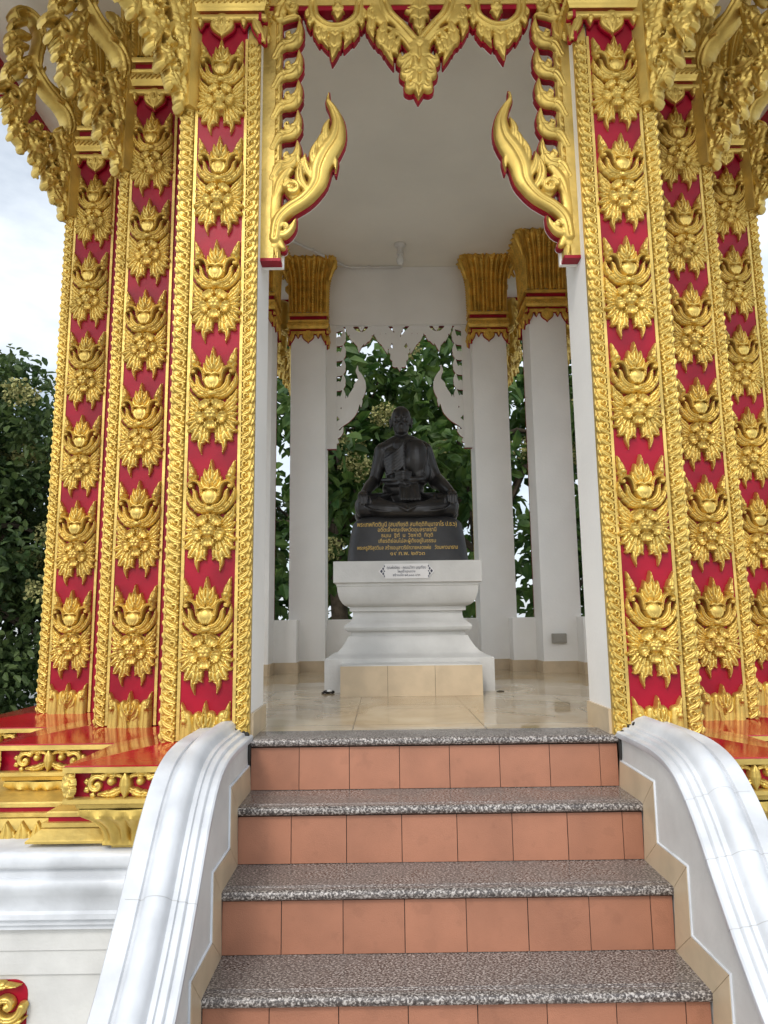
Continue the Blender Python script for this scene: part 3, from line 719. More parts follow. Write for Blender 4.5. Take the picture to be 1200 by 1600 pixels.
def column(x, y, side, front, dz=0.):
    """side: -1 left / +1 right; front: carved faces look to -Y"""
    mb = MB(); mb.box(-HW+.0, HW-.0, -HW+.022, HW, 0, 4.0)
    o = mb.build('column', M['white_in'], pav, (x, y, Z0), 0 if front else 0, bevel=.004)
    if not front: 
        mb2 = o
    def sub(key, name, loc, rz=0):
        c = link(name, ME[key], o, loc, rz); return c
    f = -1 if front else 1
    # carved face (front or back)
    rz = 0 if front else math.pi
    if not front:
        o.rotation_euler = (0, 0, math.pi)
    s2 = side if front else -side
    sub('red_panel', 'red_panel', (0, -HW+.006, 0))
    first_col = abs(x) < 1
    for sx in (-1, 1):
        outer = sx == s2
        sub('fillet', 'fillet', (sx*(HW-.0605), -HW+.010, 0))
        if not outer and not first_col:            # inner edge of the set-back columns: plain red return behind the next column
            bk = MB(); bk.box(min(sx*(HW-.054), sx*HW), max(sx*(HW-.054), sx*HW), -HW+.0125, -HW+.035, 0, 3.2); bk.build('red_return', M['red'], o); continue
        k_ = 1.22 if outer and first_col else 1.0
        q = sub('corner_strip' if sx > 0 else 'corner_strip_m', 'corner_strip', (sx*(HW-.029+(.007 if k_ > 1 else 0)), -HW+.013, 0)); q.scale = (k_, 1, 1)
        e = HW+(.013 if k_ > 1 else .001); bk = MB(); bk.box(min(sx*(HW-.055), sx*e), max(sx*(HW-.055), sx*e), -HW+.012, -HW+.035, 0, 3.2)
        bk.build('strip_backing', M['gold_flat'], o)
    # outer side face: red with gold edges
    bk = MB(); bk.box(min(s2*(HW-.01), s2*(HW+.002)), max(s2*(HW-.01), s2*(HW+.002)), -HW+.06, HW-.05, 0, 3.2); bk.build('side_panel', M['red'], o)
    if not front: link('corner_strip', ME['corner_strip'], o, (s2*(HW+.0), -HW+.038, 0), s2*math.pi/2)
    if front:
        for i in range(1, 7):
            zt = .158+.4945*i; rr = random.uniform
            q = sub('flower_ornament', 'flower_ornament', (rr(-.002, .002), -HW+.006, zt-.47+rr(-.004, .004))); q.rotation_euler = (0, rr(-.012, .012), 0)
        q = sub('base_ornament', 'base_ornament', (0, -HW+.006, 0))
    c = sub('capital' if front else 'capital_in', 'capital', (0, 0, dz)); d = sub('capital_red', 'capital_band', (0, 0, dz))
    # tile skirting round the inner foot
    mb = MB(); t_ = .012
    mb.box(-HW-.0, HW+t_, HW-.001, HW+t_, 0, .10)
    xi = -s2
    mb.box(min(xi*(HW-.001), xi*(HW+t_)), max(xi*(HW-.001), xi*(HW+t_)), -HW+.036, HW, 0, .0995)
    mb.build('tile_skirting', M['beige'], o)
    return o
for x, y, n in COLS: column(x, y, -1 if x < 0 else 1, True)
for x, y, n in COLS: column(x, 2*YC-y, -1 if x < 0 else 1, False, .085)

# ---- low parapet walls between the columns
def low_wall(x0, x1, y0, y1, h=.48):
    mb = MB(); mb.box(x0, x1, y0, y1, 0, h); o = mb.build('low_wall', M['white_in'], pav, PL, bevel=.006)
    mb = MB(); t_ = .012; mb.box(x0-t_, x1+t_, y0-t_, y1+t_, 0, .098); mb.build('tile_skirting', M['beige'], o)
for sx in (-1, 1):
    for (xa, xb, ya, yb) in ((.985, 1.25, 3.64, 3.92), (1.50, 1.80, 3.16, 3.42)):
        low_wall(min(sx*xa, sx*xb), max(sx*xa, sx*xb), ya, yb)
    low_wall(min(sx*1.78, sx*1.98), max(sx*1.78, sx*1.98), 1.33, 2.84)
low_wall(-.74, .74, 4.0, 4.14)

# ------------------------------------------------------------------ pierced arch screen
def ray(px, py): return BF+BR*(px-600)/FPX-BU*(py-800)/FPX
def a2(cx, cy):           # tracing units of the arch drawing -> metres on the screen's own plane y=.12
    d = ray(400+cx/2.4, cy/2.4); t = (.12-CAM[1])/d[1]; p = CAM+d*t; return (p[0], p[2])
def A(*pts): return [a2(x, y) for x, y in pts]
def arch_relief():
    r = Relief(-.75, .75, 2.08, 3.50, .0034); k = 1/820.    # 1 drawing unit ~ 1/820 m
    def both(fn, pts, *a, **kw):
        fn(pts, *a, **kw); fn(mir(pts), *a, **kw)
    def spir(cx, cy, r0, t, W, h, base, a0, cw):
        x, z = a2(cx, cy); r.spiral(x, z, r0, t, W, h, base, a0, cw); r.spiral(-x, z, r0, t, W, h, base, math.pi-a0, -cw)
    def dom(cx, cy, rx, rz, h, base):
        x, z = a2(cx, cy); r.dome(x, z, rx, rz, h, base); r.dome(-x, z, rx, rz, h, base)
    # leaf border
    for i in range(5):
        y = 190+i*112.5; dx = -2*i
        both(r.leaf, A((70+dx, y+40), (98+dx, y-5), (140+dx, y-18), (165+dx, y-62), (164+dx, y-112)), 30*k, .020, .004, serr=.22, n=3, groove=.25, wid=[.5, .7, 1, 1, .8, .45, 0])
        spir(128+dx, y-40, 14*k, 1.2, 7*k, .014, .012, math.pi*.5, 1)
        both(r.leaf, A((70+dx, y-30), (90+dx, y-50), (98+dx, y-95)), 11*k, .010, .002, groove=.1)
    # flame finial (hang hong)
    both(r.leaf, A((72, 905), (85, 840), (125, 795), (185, 755), (228, 700), (240, 640), (262, 590), (300, 530), (308, 470), (290, 420), (272, 390), (275, 352)), 45*k, .030, .006,
         groove=.25, wid=[.5, .55, .6, .62, .72, .95, 1.05, 1.0, .75, .5, .32, .2, 0], ns=46)
    for y0, pts in ((0, ((215, 690), (190, 640), (185, 580))), (0, ((225, 650), (215, 590), (235, 530))), (0, ((245, 600), (245, 540), (262, 500))), (0, ((265, 560), (262, 500), (280, 455)))):
        both(r.leaf, A(*pts), 17*k, .018, .014, groove=.2)
    both(r.leaf, A((205, 740), (170, 690), (168, 640), (185, 590)), 22*k, .024, .010, groove=.25)
    both(r.leaf, A((270, 600), (296, 610), (300, 660)), 14*k, .016, .006, groove=.1)
    spir(138, 722, 28*k, 1.35, 13*k, .022, .016, math.pi*.9, -1)
    both(r.leaf, A((75, 760), (95, 700), (130, 650), (110, 690)), 26*k, .020, .006, groove=.2)
    both(r.stroke, A((72, 640), (78, 720), (72, 800), (75, 900)), 22*k, .016, .004, wid=(.6, 1, 1, 1))
    both(r.stroke, A((100, 660), (120, 700), (150, 740), (190, 745)), 26*k, .014, .004, wid=(.6, 1, 1, .6))
    both(r.leaf, A((78, 880), (105, 888), (135, 862), (153, 822)), 19*k, .018, .006, groove=.2, wid=[.8, 1, .9, .6, 0])
    spir(112, 862, 14*k, 1.1, 8*k, .014, .014, math.pi, -1)
    both(r.leaf, A((70, 930), (85, 915), (102, 935)), 20*k, .014, .004, groove=.0, wid=(1, 1, .6)); both(r.stroke, A((74, 920), (78, 975)), 16*k, .012, .004, wid=(1, .2))
    # corner scroll at the top
    both(r.leaf, A((85, 80), (100, 40), (130, 5), (160, -20)), 34*k, .024, .006, serr=.2, n=3, groove=.25, wid=(.8, 1, 1, .8))
    spir(140, 45, 22*k, 1.2, 11*k, .02, .012, math.pi, 1)
    both(r.leaf, A((90, 100), (120, 80), (160, 75), (168, 95)), 14*k, .012, .004)
    # side pendants: crescent with hanging leaves and an inner bud
    for px_ in ((300,),):
        both(r.stroke, A((214, 28), (222, 75), (258, 108), (300, 118), (342, 108), (380, 75), (388, 28)), 22*k, .022, .006, groove=.45, wid=(1, 1), ns=30)
        for pts, W in ((((218, 60), (205, 95), (204, 120)), 17), (((235, 95), (232, 130), (238, 172)), 21), (((262, 110), (255, 150), (270, 195)), 22), (((300, 110), (296, 170), (286, 240)), 34),
                       (((338, 110), (345, 150), (330, 192)), 22), (((365, 95), (370, 130), (366, 165)), 21), (((384, 60), (396, 95), (396, 120)), 17)):
            both(r.leaf, A(*pts), W*k, .018, .006, serr=.2, n=3, groove=.25)
        for pts in (((222, 40), (195, 62), (200, 90)), ((382, 40), (408, 62), (404, 90))): both(r.leaf, A(*pts), 15*k, .014, .006)
        both(r.leaf, A((308, 28), (308, 60), (306, 90)), 32*k, .022, .004, serr=.2, n=2, groove=.2, wid=[.9, 1, .6, 0]); dom(308, 42, 12*k, 12*k, .016, .02)
    # centre pendant
    both(r.stroke, A((480, 28), (500, 70), (540, 110), (600, 178)), 24*k, .024, .008, groove=.45, wid=(1, 1), ns=26)
    both(r.stroke, A((480, 110), (545, 150), (602, 222)), 17*k, .020, .006, groove=.3, wid=(.3, .8, 1), ns=20)
    both(r.stroke, A((455, 30), (450, 60), (475, 90)), 26*k, .018, .004, wid=(1, 1))
    for pts, W in ((((450, 60), (432, 110), (442, 168)), 24), (((485, 100), (470, 160), (500, 215)), 28), (((520, 130), (495, 185), (515, 255)), 28), (((540, 150), (522, 200), (535, 225)), 18),
                   (((440, 30), (424, 70), (432, 120)), 15)):
        both(r.leaf, A(*pts), W*k, .020, .008, serr=.22, n=3, groove=.25)
    for pts, W in ((((580, 215), (545, 240), (540, 210)), 22), (((600, 270), (560, 290), (545, 262)), 24), (((600, 310), (575, 340), (566, 300)), 22)): both(r.leaf, A(*pts), W*k, .018, .008, groove=.2)
    r.leaf(A((612, 190), (612, 290), (608, 384)), 50*k, .026, .010, serr=.12, n=4, groove=.35, wid=[.9, .9, .8, .75, .7, .4, 0])
    for pts, W in ((((600, 215), (565, 250), (540, 290)), 24), (((605, 260), (580, 295), (556, 325)), 22), (((608, 300), (590, 330), (572, 352)), 18)): both(r.leaf, A(*pts), W*k, .018, .008, groove=.3)
    both(r.leaf, A((612, 30), (575, 50), (545, 38)), 20*k, .016, .004)
    r.leaf(A((612, 20), (612, 90), (612, 160)), 44*k, .022, .008, serr=.28, n=4, groove=.3, wid=[.9, 1, 1, .7, .35, 0])
    both(r.stroke, A((595, 240), (600, 262), (612, 280)), 8*k, .006, .030, wid=(1, 1))
    # top rail joining the pendants
    r.stroke([(-.74, 3.425), (.74, 3.425)], .035, .004, .003, wid=(1, 1), ns=3, p=.2)
    r.blur(1); return r
AR = arch_relief()
def arch_screen(back=False):
    ar = empty('arch_screen', parent=pav)
    mb = MB(); AR.mesh(mb, .005, fn=lambda V: V+np.array([0, .115, 0])); mb.build('gilded_carving', M['gold'], ar, smooth=50)
    mb = MB(); AR.mesh(mb, 0, grow=.0045, flat=0, depth=.029, fn=lambda V: V+np.array([0, .1165, 0]), mi=0, mi_side=0, mi_back=1, back=True)
    AR.mesh(mb, 0, grow=.0045, flat=0, depth=.004, fn=lambda V: V+np.array([0, .146, 0]), mi=1, mi_side=1, mi_back=1, back=True)
    for sx in (-1, 1): mb.box(min(sx*.646, sx*.7398), max(sx*.646, sx*.7398), .090, .150, 2.085, 2.0995, 0)
    mb.build('pierced_board', [M['red'], M['white_in']], ar, smooth=None)
    mb = MB()
    for sx in (-1, 1):
        prof = [(.650, .150), (.650, .112), (.660, .100), (.668, .100), (.671, .106), (.676, .106), (.680, .094), (.7400, .094), (.7400, .150)]
        V = [(sx*x, y, z) for z in (2.10, 3.46) for x, y in prof]; n = len(prof)
        mb.add(V, [(i, (i+1) % n, n+(i+1) % n, n+i) for i in range(n)]+[tuple(range(n)), tuple(range(n, 2*n))])
    mb.box(-.725, .725, .088, .150, 3.40, 3.46)
    mb.build('arch_post', M['gold_flat'], ar, smooth=None)
    mb = MB(); mb.box(-.725, .725, .093, .150, 3.375, 3.399); mb.build('red_rail', M['red'], ar)
    mb = MB(); mb.box(-.725, .725, .151, .20, 3.372, 4.0); mb.box(-.725, .725, .11, .1505, 3.461, 4.0); mb.build('header_wall', M['white_in'], ar)
    for sx in (-1, 1):
        mb = MB(); mb.box(min(sx*.640, sx*.7402), max(sx*.640, sx*.7402), .1512, .172, 2.083, 3.3715); mb.build('post_back', M['white_in'], ar)
    return ar
a1 = arch_screen(); a1.location = (0, 0, Z0)
def copy_tree(o, parent=None):
    c = o.copy(); C.objects.link(c)
    if parent: c.parent = parent
    for ch in list(o.children): copy_tree(ch, c)
    return c
a2_ = copy_tree(a1, pav); a2_.location = (0, 2*YC, Z0+.088); a2_.rotation_euler = (0, 0, math.pi)
for rz, sx in ((math.pi/2, 1), (-math.pi/2, -1)):
    q = copy_tree(a1, pav); q.rotation_euler = (0, 0, rz); q.location = (sx*YC*.985, YC, Z0+.03)

# ---- ceiling, eaves
mb = MB(); mb.box(-2.65, 2.65, -1.35, 2*YC+.55, 4.09, 4.32); mb.build('ceiling', M['ceil'], pav, PL)  # front overhang runs out of view, lengthened to shade facade and rails from above
mb = MB()
sweep(mb, [(2.65, -1.35), (2.65, 2*YC+.55), (-2.65, 2*YC+.55), (-2.65, -1.35)], [(0, 4.34), (.03, 4.34), (.03, 3.90), (0, 3.90), (-.02, 3.90), (-.02, 4.09)], closed=True)
mb.build('eave_fascia', M['red'], pav, PL)
mb = MB(); sweep(mb, [(2.65, -1.35), (2.65, 2*YC+.55), (-2.65, 2*YC+.55), (-2.65, -1.35)], [(.10, 4.345), (.10, 4.32), (.035, 4.28)], closed=True); 
mb.add([(-2.75, -1.45, 4.345), (2.75, -1.45, 4.345), (2.75, 2*YC+.65, 4.345), (-2.75, 2*YC+.65, 4.345), (0, YC-1, 6.6), (0, YC+1, 6.6)], [(0, 1, 4), (1, 2, 5, 4), (2, 3, 5), (3, 0, 4, 5)])
mb.build('roof', mat('roof_tile', (.45, .12, .04), .4, 0, .2, 6), pav, PL)

# ------------------------------------------------------------------ eave brackets (naga scroll brackets on the outer corners)
DIR = np.array([-.6, -.8]); P0 = np.array([-1.885-HW, 1.152-HW])
nrm = np.array([DIR[1], -DIR[0]])
def bt(cx, cy):            # tracing units -> (outward distance, height) on the bracket's own plane
    d = ray(cx/5.714, cy/5.714); t = ((P0-CAM[:2]) @ nrm)/(d[:2] @ nrm); p = CAM+d*t
    return (float((p[:2]-P0) @ DIR), float(p[2]))
def B(*pts): return [bt(x, y) for x, y in pts]
def bracket_relief():
    r = Relief(-.06, 1.1, 2.7, 4.25, .0055); k = 1/1500.
    def lf(pts, W, h=.03, base=.006, **kw):
        sr = kw.pop('serr', 0); n = kw.pop('n', 3)
        r.leaf(B(*pts), W*k, h, base, serr=sr*.55, n=n+2, rib=.45, **{'groove': .45, **kw})
    # body masses
    lf(((170, 1050), (140, 1200), (240, 1345)), 60, serr=.25, n=3)
    lf(((300, 700), (230, 850), (180, 1000), (150, 1120)), 75, .034, serr=.2, n=4)
    lf(((260, 560), (130, 580), (50, 640), (20, 720)), 52, serr=.25, n=4)
    lf(((180, 900), (90, 960), (80, 1030)), 42)
    lf(((200, 1100), (330, 1190), (470, 1190)), 50, serr=.2, n=3)
    lf(((230, 1180), (330, 1320), (440, 1390)), 72, .034, serr=.2, n=4)
    lf(((610, 1180), (570, 1330), (490, 1420)), 75, .036, serr=.15, n=4)
    lf(((520, 1250), (560, 1450), (600, 1640)), 75, .036, serr=.2, n=5, wid=[1, 1, 1, .9, .8])
    lf(((380, 1370), (350, 1450), (400, 1560)), 55, serr=.25, n=3)
    lf(((430, 1500), (440, 1620), (530, 1700)), 62, serr=.25, n=4)
    lf(((560, 1560), (580, 1750), (600, 1900), (640, 1985)), 58, .032, serr=.25, n=5, wid=[1, 1, .9, .7, .5, .35, .1])
    lf(((450, 1650), (500, 1760), (570, 1830)), 46, serr=.25, n=4)
    lf(((540, 1800), (560, 1880), (630, 1975)), 30)
    # scroll leaves
    for cx, cy, r0, cw in ((100, 860, 75, 1), (560, 1250, 50, -1), (400, 1240, 45, 1), (170, 640, 45, 1), (470, 1480, 42, -1), (120, 480, 42, 1), (250, 960, 42, -1), (500, 1660, 38, 1), (190, 1180, 40, 1), (60, 720, 34, -1), (300, 1130, 34, 1), (330, 1290, 38, -1), (230, 780, 40, 1), (560, 1400, 36, 1), (400, 1370, 34, 1), (90, 330, 30, 1), (180, 560, 34, -1), (560, 1560, 36, -1), (440, 1600, 32, 1), (60, 980, 30, 1), (150, 1090, 32, -1), (520, 1180, 34, 1)):
        x, z = bt(cx, cy); r.spiral(x, z, r0*k, 1.3, r0*.30*k, .022, .028, .8, cw)
    # hooked leaf tips following the outer and inner contour
    hr = random.Random(5)
    def hooks(line, step, ln0, sg, W0):
        P = spline(line, 90); acc = 0; nxt = step
        for i in range(1, len(P)):
            acc += np.linalg.norm(P[i]-P[i-1])
            if acc < nxt: continue
            acc = 0; nxt = step*hr.uniform(.7, 1.5); ln = ln0*hr.uniform(.75, 1.5); W = W0*hr.uniform(.8, 1.4); t = (P[i]-P[i-1]); t /= np.linalg.norm(t); nn = np.array([-t[1], t[0]])*sg
            q = P[i]; pts = [tuple(q-nn*ln*.5-t*ln*.3), tuple(q+nn*ln*.1), tuple(q+nn*ln*.55+t*ln*.25), tuple(q+nn*ln*.62+t*ln*.75)]
            r.leaf(B(*pts), W*k, hr.uniform(.014, .026), hr.uniform(.006, .020), groove=.4, ns=9, wid=[.5, .9, 1, .8, .4, 0])
    hooks([(40, 640), (30, 860), (90, 1020), (130, 1200), (260, 1340), (360, 1460), (450, 1640), (540, 1800), (610, 1930)], 105, 95, 1, 32)
    hooks([(140, 700), (150, 880), (210, 1040), (300, 1240), (450, 1380), (520, 1540), (580, 1700)], 120, 85, 1, 28)
    hooks([(260, 600), (260, 800), (230, 960), (300, 1130), (420, 1200)], 120, 80, -1, 26)
    hooks([(120, 220), (110, 380), (160, 520)], 90, 75, 1, 26)
    # head curl and crest
    lf(((260, 330), (170, 300), (95, 330), (80, 370)), 42, serr=.25, n=3)
    lf(((240, 420), (150, 400), (120, 440), (180, 500)), 45, serr=.2, n=3)
    lf(((230, 200), (160, 190), (100, 220), (90, 260)), 40, serr=.2, n=3)
    lf(((290, 500), (220, 560), (150, 540)), 50, serr=.2, n=3)
    # smooth naga neck
    lf(((140, 175), (112, 120), (160, 95), (240, 120), (310, 190), (348, 280), (350, 380), (322, 480), (312, 560), (325, 650), (385, 760), (470, 870), (550, 960), (600, 1060), (612, 1150), (580, 1240)), 48, .040, .016, groove=.35, wid=[.5, .7, .8, .9, 1, 1, 1, 1.05, 1.1, 1.15, 1.1, .8], ns=60)
    # crest leaf towards the column
    lf(((630, 960), (560, 930), (480, 860), (440, 800)), 52, .028); lf(((640, 900), (590, 830), (560, 740), (470, 660)), 46, .028, serr=.25, n=3)
    lf(((520, 820), (420, 760), (365, 690), (410, 572)), 44, .028, serr=.2, n=3); lf(((640, 860), (630, 800), (660, 770)), 34)
    r.stroke([(.018, 2.84), (.018, 3.6)], .03, .01, .004, wid=(.4, 1, 1, 1), p=.2)
    r.blur(1)
    return r
BRK = bracket_relief(); mb = MB()
BRK.mesh(mb, .007); BRK.mesh(mb, .007, fn=lambda V: V*np.array([1, -1, 1]))
bo = mb.build('eave_bracket', M['gold'], None, smooth=50); ME['br'] = bo.data; bpy.data.objects.remove(bo)
bb = MB(); bb.box(-.10, .012, -.055, .055, 2.86, 3.6); proto('bracket_board', bb, M['gold_flat'], None)
for x, y, n in COLS:
    bz = {'1': -.085, '2': -.075, '3': -.01}[n[1]]
    for fb in (1, -1):
        sx = -1 if x < 0 else 1
        px_ = x+sx*HW; py_ = (y-HW) if fb > 0 else 2*YC-(y-HW)
        a = math.atan2(-.8*fb, .6*sx)
        e = link('eave_bracket', ME['br'], pav, (px_, py_, Z0+bz), a)
        # flat board on the corner behind it
        link('bracket_board', ME['bracket_board'], e, (0, 0, 0), 0)

# ------------------------------------------------------------------ pedestal
PX, PY = -.027, 2.30
ped = empty('pedestal', (PX, PY, 0)); tag(ped, 'white moulded masonry pedestal with beige tiled foot carrying the black statue', 'pedestal')
def rect_ring(mb, prof, hy_off=.11, mi=0):
    k = len(prof); V = []
    for hx, z in prof:
        for sx, sy in ((-1, -1), (1, -1), (1, 1), (-1, 1)): V.append((sx*hx, sy*(hx-hy_off), z))
    mb.add(V, [(j*4+i, j*4+(i+1) % 4, (j+1)*4+(i+1) % 4, (j+1)*4+i) for j in range(k-1) for i in range(4)]+[(0, 1, 2, 3), tuple((k-1)*4+i for i in range(4))], mi)
def arc(h0, z0, h1, z1, n=8, conc=True):
    out = []
    for i in range(n+1):
        t = i/n*math.pi/2
        out.append((h0+(h1-h0)*(math.sin(t) if conc else 1-math.cos(t)), z0+(z1-z0)*((1-math.cos(t)) if conc else math.sin(t))))
    return out
mb = MB()
prof = [(.56, 0), (.56, .215)]+[(.550, .222), (.535, .226), (.508, .238), (.480, .256), (.456, .280), (.436, .308), (.420, .335), (.410, .358), (.405, .362), (.392, .364), (.392, .388), (.41, .39)]+[(.432, .405), (.437, .42), (.43, .437), (.405, .455), (.385, .475), (.378, .50), (.378, .528), (.40, .53), (.40, .558), (.413, .562)] \
    + [(.430, .568), (.448, .584), (.463, .608), (.473, .636), (.479, .668), (.481, .695), (.486, .70), (.486, .718), (.505, .722), (.505, .866)]
rect_ring(mb, prof); mb.build('body', M['white'], ped, smooth=38, bevel=0)
mb = MB(); mb.box(-.438, .442, 1.575-PY, 1.87-PY, 0, .184, 1)
for i in range(3): mb.box(-.440+.294*i+.001, -.440+.294*(i+1)-.001, 1.565-PY, 1.58-PY, .002, .186, 0)
mb.box(-.441, .443, 1.566-PY, 1.86-PY, .1862, .192, 2)
mb.build('tiled_foot', [M['beige'], M['grout'], M['white']], ped, smooth=None)

# thai lettering
def text(body, size, loc, rot, m_, name, parent, ext=.0012, width=None):
    cu = bpy.data.curves.new(name, 'FONT'); cu.body = body; cu.size = size; cu.align_x = 'CENTER'; cu.extrude = ext; cu.offset = size*.004
    o = bpy.data.objects.new(name, cu); C.objects.link(o); bpy.context.view_layer.update()
    me = bpy.data.meshes.new_from_object(o.evaluated_get(bpy.context.evaluated_depsgraph_get())); bpy.data.objects.remove(o)
    if width and len(me.vertices):
        xs = [v.co.x for v in me.vertices]; s_ = width/(max(xs)-min(xs)); c_ = (max(xs)+min(xs))/2
        for v in me.vertices: v.co.x = (v.co.x-c_)*s_
    me.materials.clear(); me.materials.append(m_)
    q = link(name, me, parent, loc); q.rotation_euler = rot; return q
# plaque on the slab front
pq = empty('donor_plaque', (-.035, 1.9025, .795)); tag(pq, 'small white plaque with black diamond ends on the pedestal rim', 'plaque')
hw_, hh_ = .190, .050
pts = [(-hw_, 0), (-hw_+.045, -hh_), (hw_-.045, -hh_), (hw_, 0), (hw_-.045, hh_), (-hw_+.045, hh_)]
mb = MB(); V = [(x, y, z) for y in (-.004, .002) for x, z in pts]
mb.add(V, [tuple(range(6)), tuple(range(6, 12))[::-1]]+[(i, (i+1) % 6, 6+(i+1) % 6, 6+i) for i in range(6)]); mb.build('plate', M['plate'], pq)
mb = MB()
for sx in (-1, 1):
    def dia(cx, cz, a_, b_):
        V = [(sx*(cx+dx), y, cz+dz) for y in (-.006, -.0035) for dx, dz in ((-a_, 0), (0, -b_), (a_, 0), (0, b_))]
        mb.add(V, [(0, 1, 2, 3), (4, 5, 6, 7)]+[(i, (i+1) % 4, 4+(i+1) % 4, 4+i) for i in range(4)])
    dia(.170, .0, .009, .013); dia(.158, .017, .007, .012); dia(.158, -.017, .007, .012); dia(.150, .034, .0045, .009); dia(.150, -.034, .0045, .009); dia(.150, .0, .005, .007)
mb.build('kanok_mark', M['ink'], pq)
for s_, z, sz, wd in (('คุณพ่อนิยม - คุณแม่วิภา บุญเทียม', .016, .026, .265), ('โยมสร้างฐานถวาย', -.009, .022, .12), ('สร้างเมื่อ ๒๕,๐๐๐ บาท', -.034, .022, .185)):
    text(s_, sz, (0, -.0045, z), (R_(90), 0, 0), M['ink'], 'inscription', pq, width=wd)

# ------------------------------------------------------------------ statue
st = empty('monk_statue', (-.017, 2.28, .866)); tag(st, 'black bronze statue of a robed monk seated cross-legged on an inscribed dark base', 'statue')
BH = .325
def base_pt(u, v_):
    q = max(0, v_-.84)/.16; hx = .430-.050*v_**1.6-.045*q*q; hy = .30-.05*v_-.025*q*q
    return hx, hy
mb = MB(); nu = 72; rows = 24
V = []
for j in range(rows+1):
    v_ = j/rows; hx, hy = base_pt(0, v_); z = BH*v_
    for i in range(nu):
        a = 2*math.pi*i/nu; e = .30; c, s_ = math.cos(a), math.sin(a)
        V.append((hx*abs(c)**e*(1 if c > 0 else -1), hy*abs(s_)**e*(1 if s_ > 0 else -1), z))
F = [(j*nu+i, j*nu+(i+1) % nu, (j+1)*nu+(i+1) % nu, (j+1)*nu+i) for j in range(rows) for i in range(nu)]
F += [tuple(range(nu))[::-1], tuple(rows*nu+i for i in range(nu))]
mb.add(V, F); mb.build('plinth', M['lacquer'], st, smooth=50)
tilt = math.atan2(.05, BH)
for s_, zt, sz, wd in (('พระเทพกิตติมุนี (สมเกียรติ สมกิตฺติทินฺนาจาโร ป.ธ.๖)', .252, .044, .70), ('อดีตเจ้าคณะจังหวัดอุบลราชธานี', .214, .040, .41),
                       ('ธมฺเม  ฐิตํ  น  วิชหาติ  กิตฺติ', .175, .038, .36), ('เกียรติย่อมไม่ละผู้ตั้งอยู่ในธรรม', .135, .038, .40),
                       ('พระครูสิริสุตวิมล สร้างอนุสาวรีย์ถวายหลวงพ่อ   วัดมหาวนาราม', .087, .038, .70), ('๑๙ ก.พ. ๒๕๖๓', .046, .040, .24)):
    v_ = (zt+.012)/BH; y = -(.30-.05*v_)-.0015
    text(s_, sz, (-.005, y, zt), (R_(90)-tilt, 0, 0), M['lettering'], 'inscription', st, width=wd)

def limb(mb, pts, rad, n=14):
    P = spline([tuple(p)+(r,) for p, r in zip(pts, rad)], n) if len(pts) > 2 else np.array([tuple(p)+(r,) for p, r in zip(pts, rad)])
    mb.tube([tuple(q[:3]) for q in P], list(P[:, 3]), 14)
    for q in (P[0], P[-1]): ell(mb, q[:3], (q[3],)*3, nu=14, nv=10)
def remesh(mb, name, vox, mt, parent, loc=(0, 0, 0), sm=3):
    me = bpy.data.meshes.new('t'); me.from_pydata(np.concatenate(mb.v).tolist(), [], mb.f); o = bpy.data.objects.new('t', me); C.objects.link(o)
    bm = bmesh.new(); bm.from_mesh(me); bmesh.ops.recalc_face_normals(bm, faces=bm.faces); bm.to_mesh(me); bm.free()
    md = o.modifiers.new('r', 'REMESH'); md.mode = 'VOXEL'; md.voxel_size = vox
    m2 = o.modifiers.new('s', 'SMOOTH'); m2.factor = .5; m2.iterations = sm
    bpy.context.view_layer.update(); me2 = bpy.data.meshes.new_from_object(o.evaluated_get(bpy.context.evaluated_depsgraph_get())); bpy.data.objects.remove(o)
    me2.materials.clear(); me2.materials.append(mt); me2.polygons.foreach_set('use_smooth', [True]*len(me2.polygons))
    return link(name, me2, parent, loc)
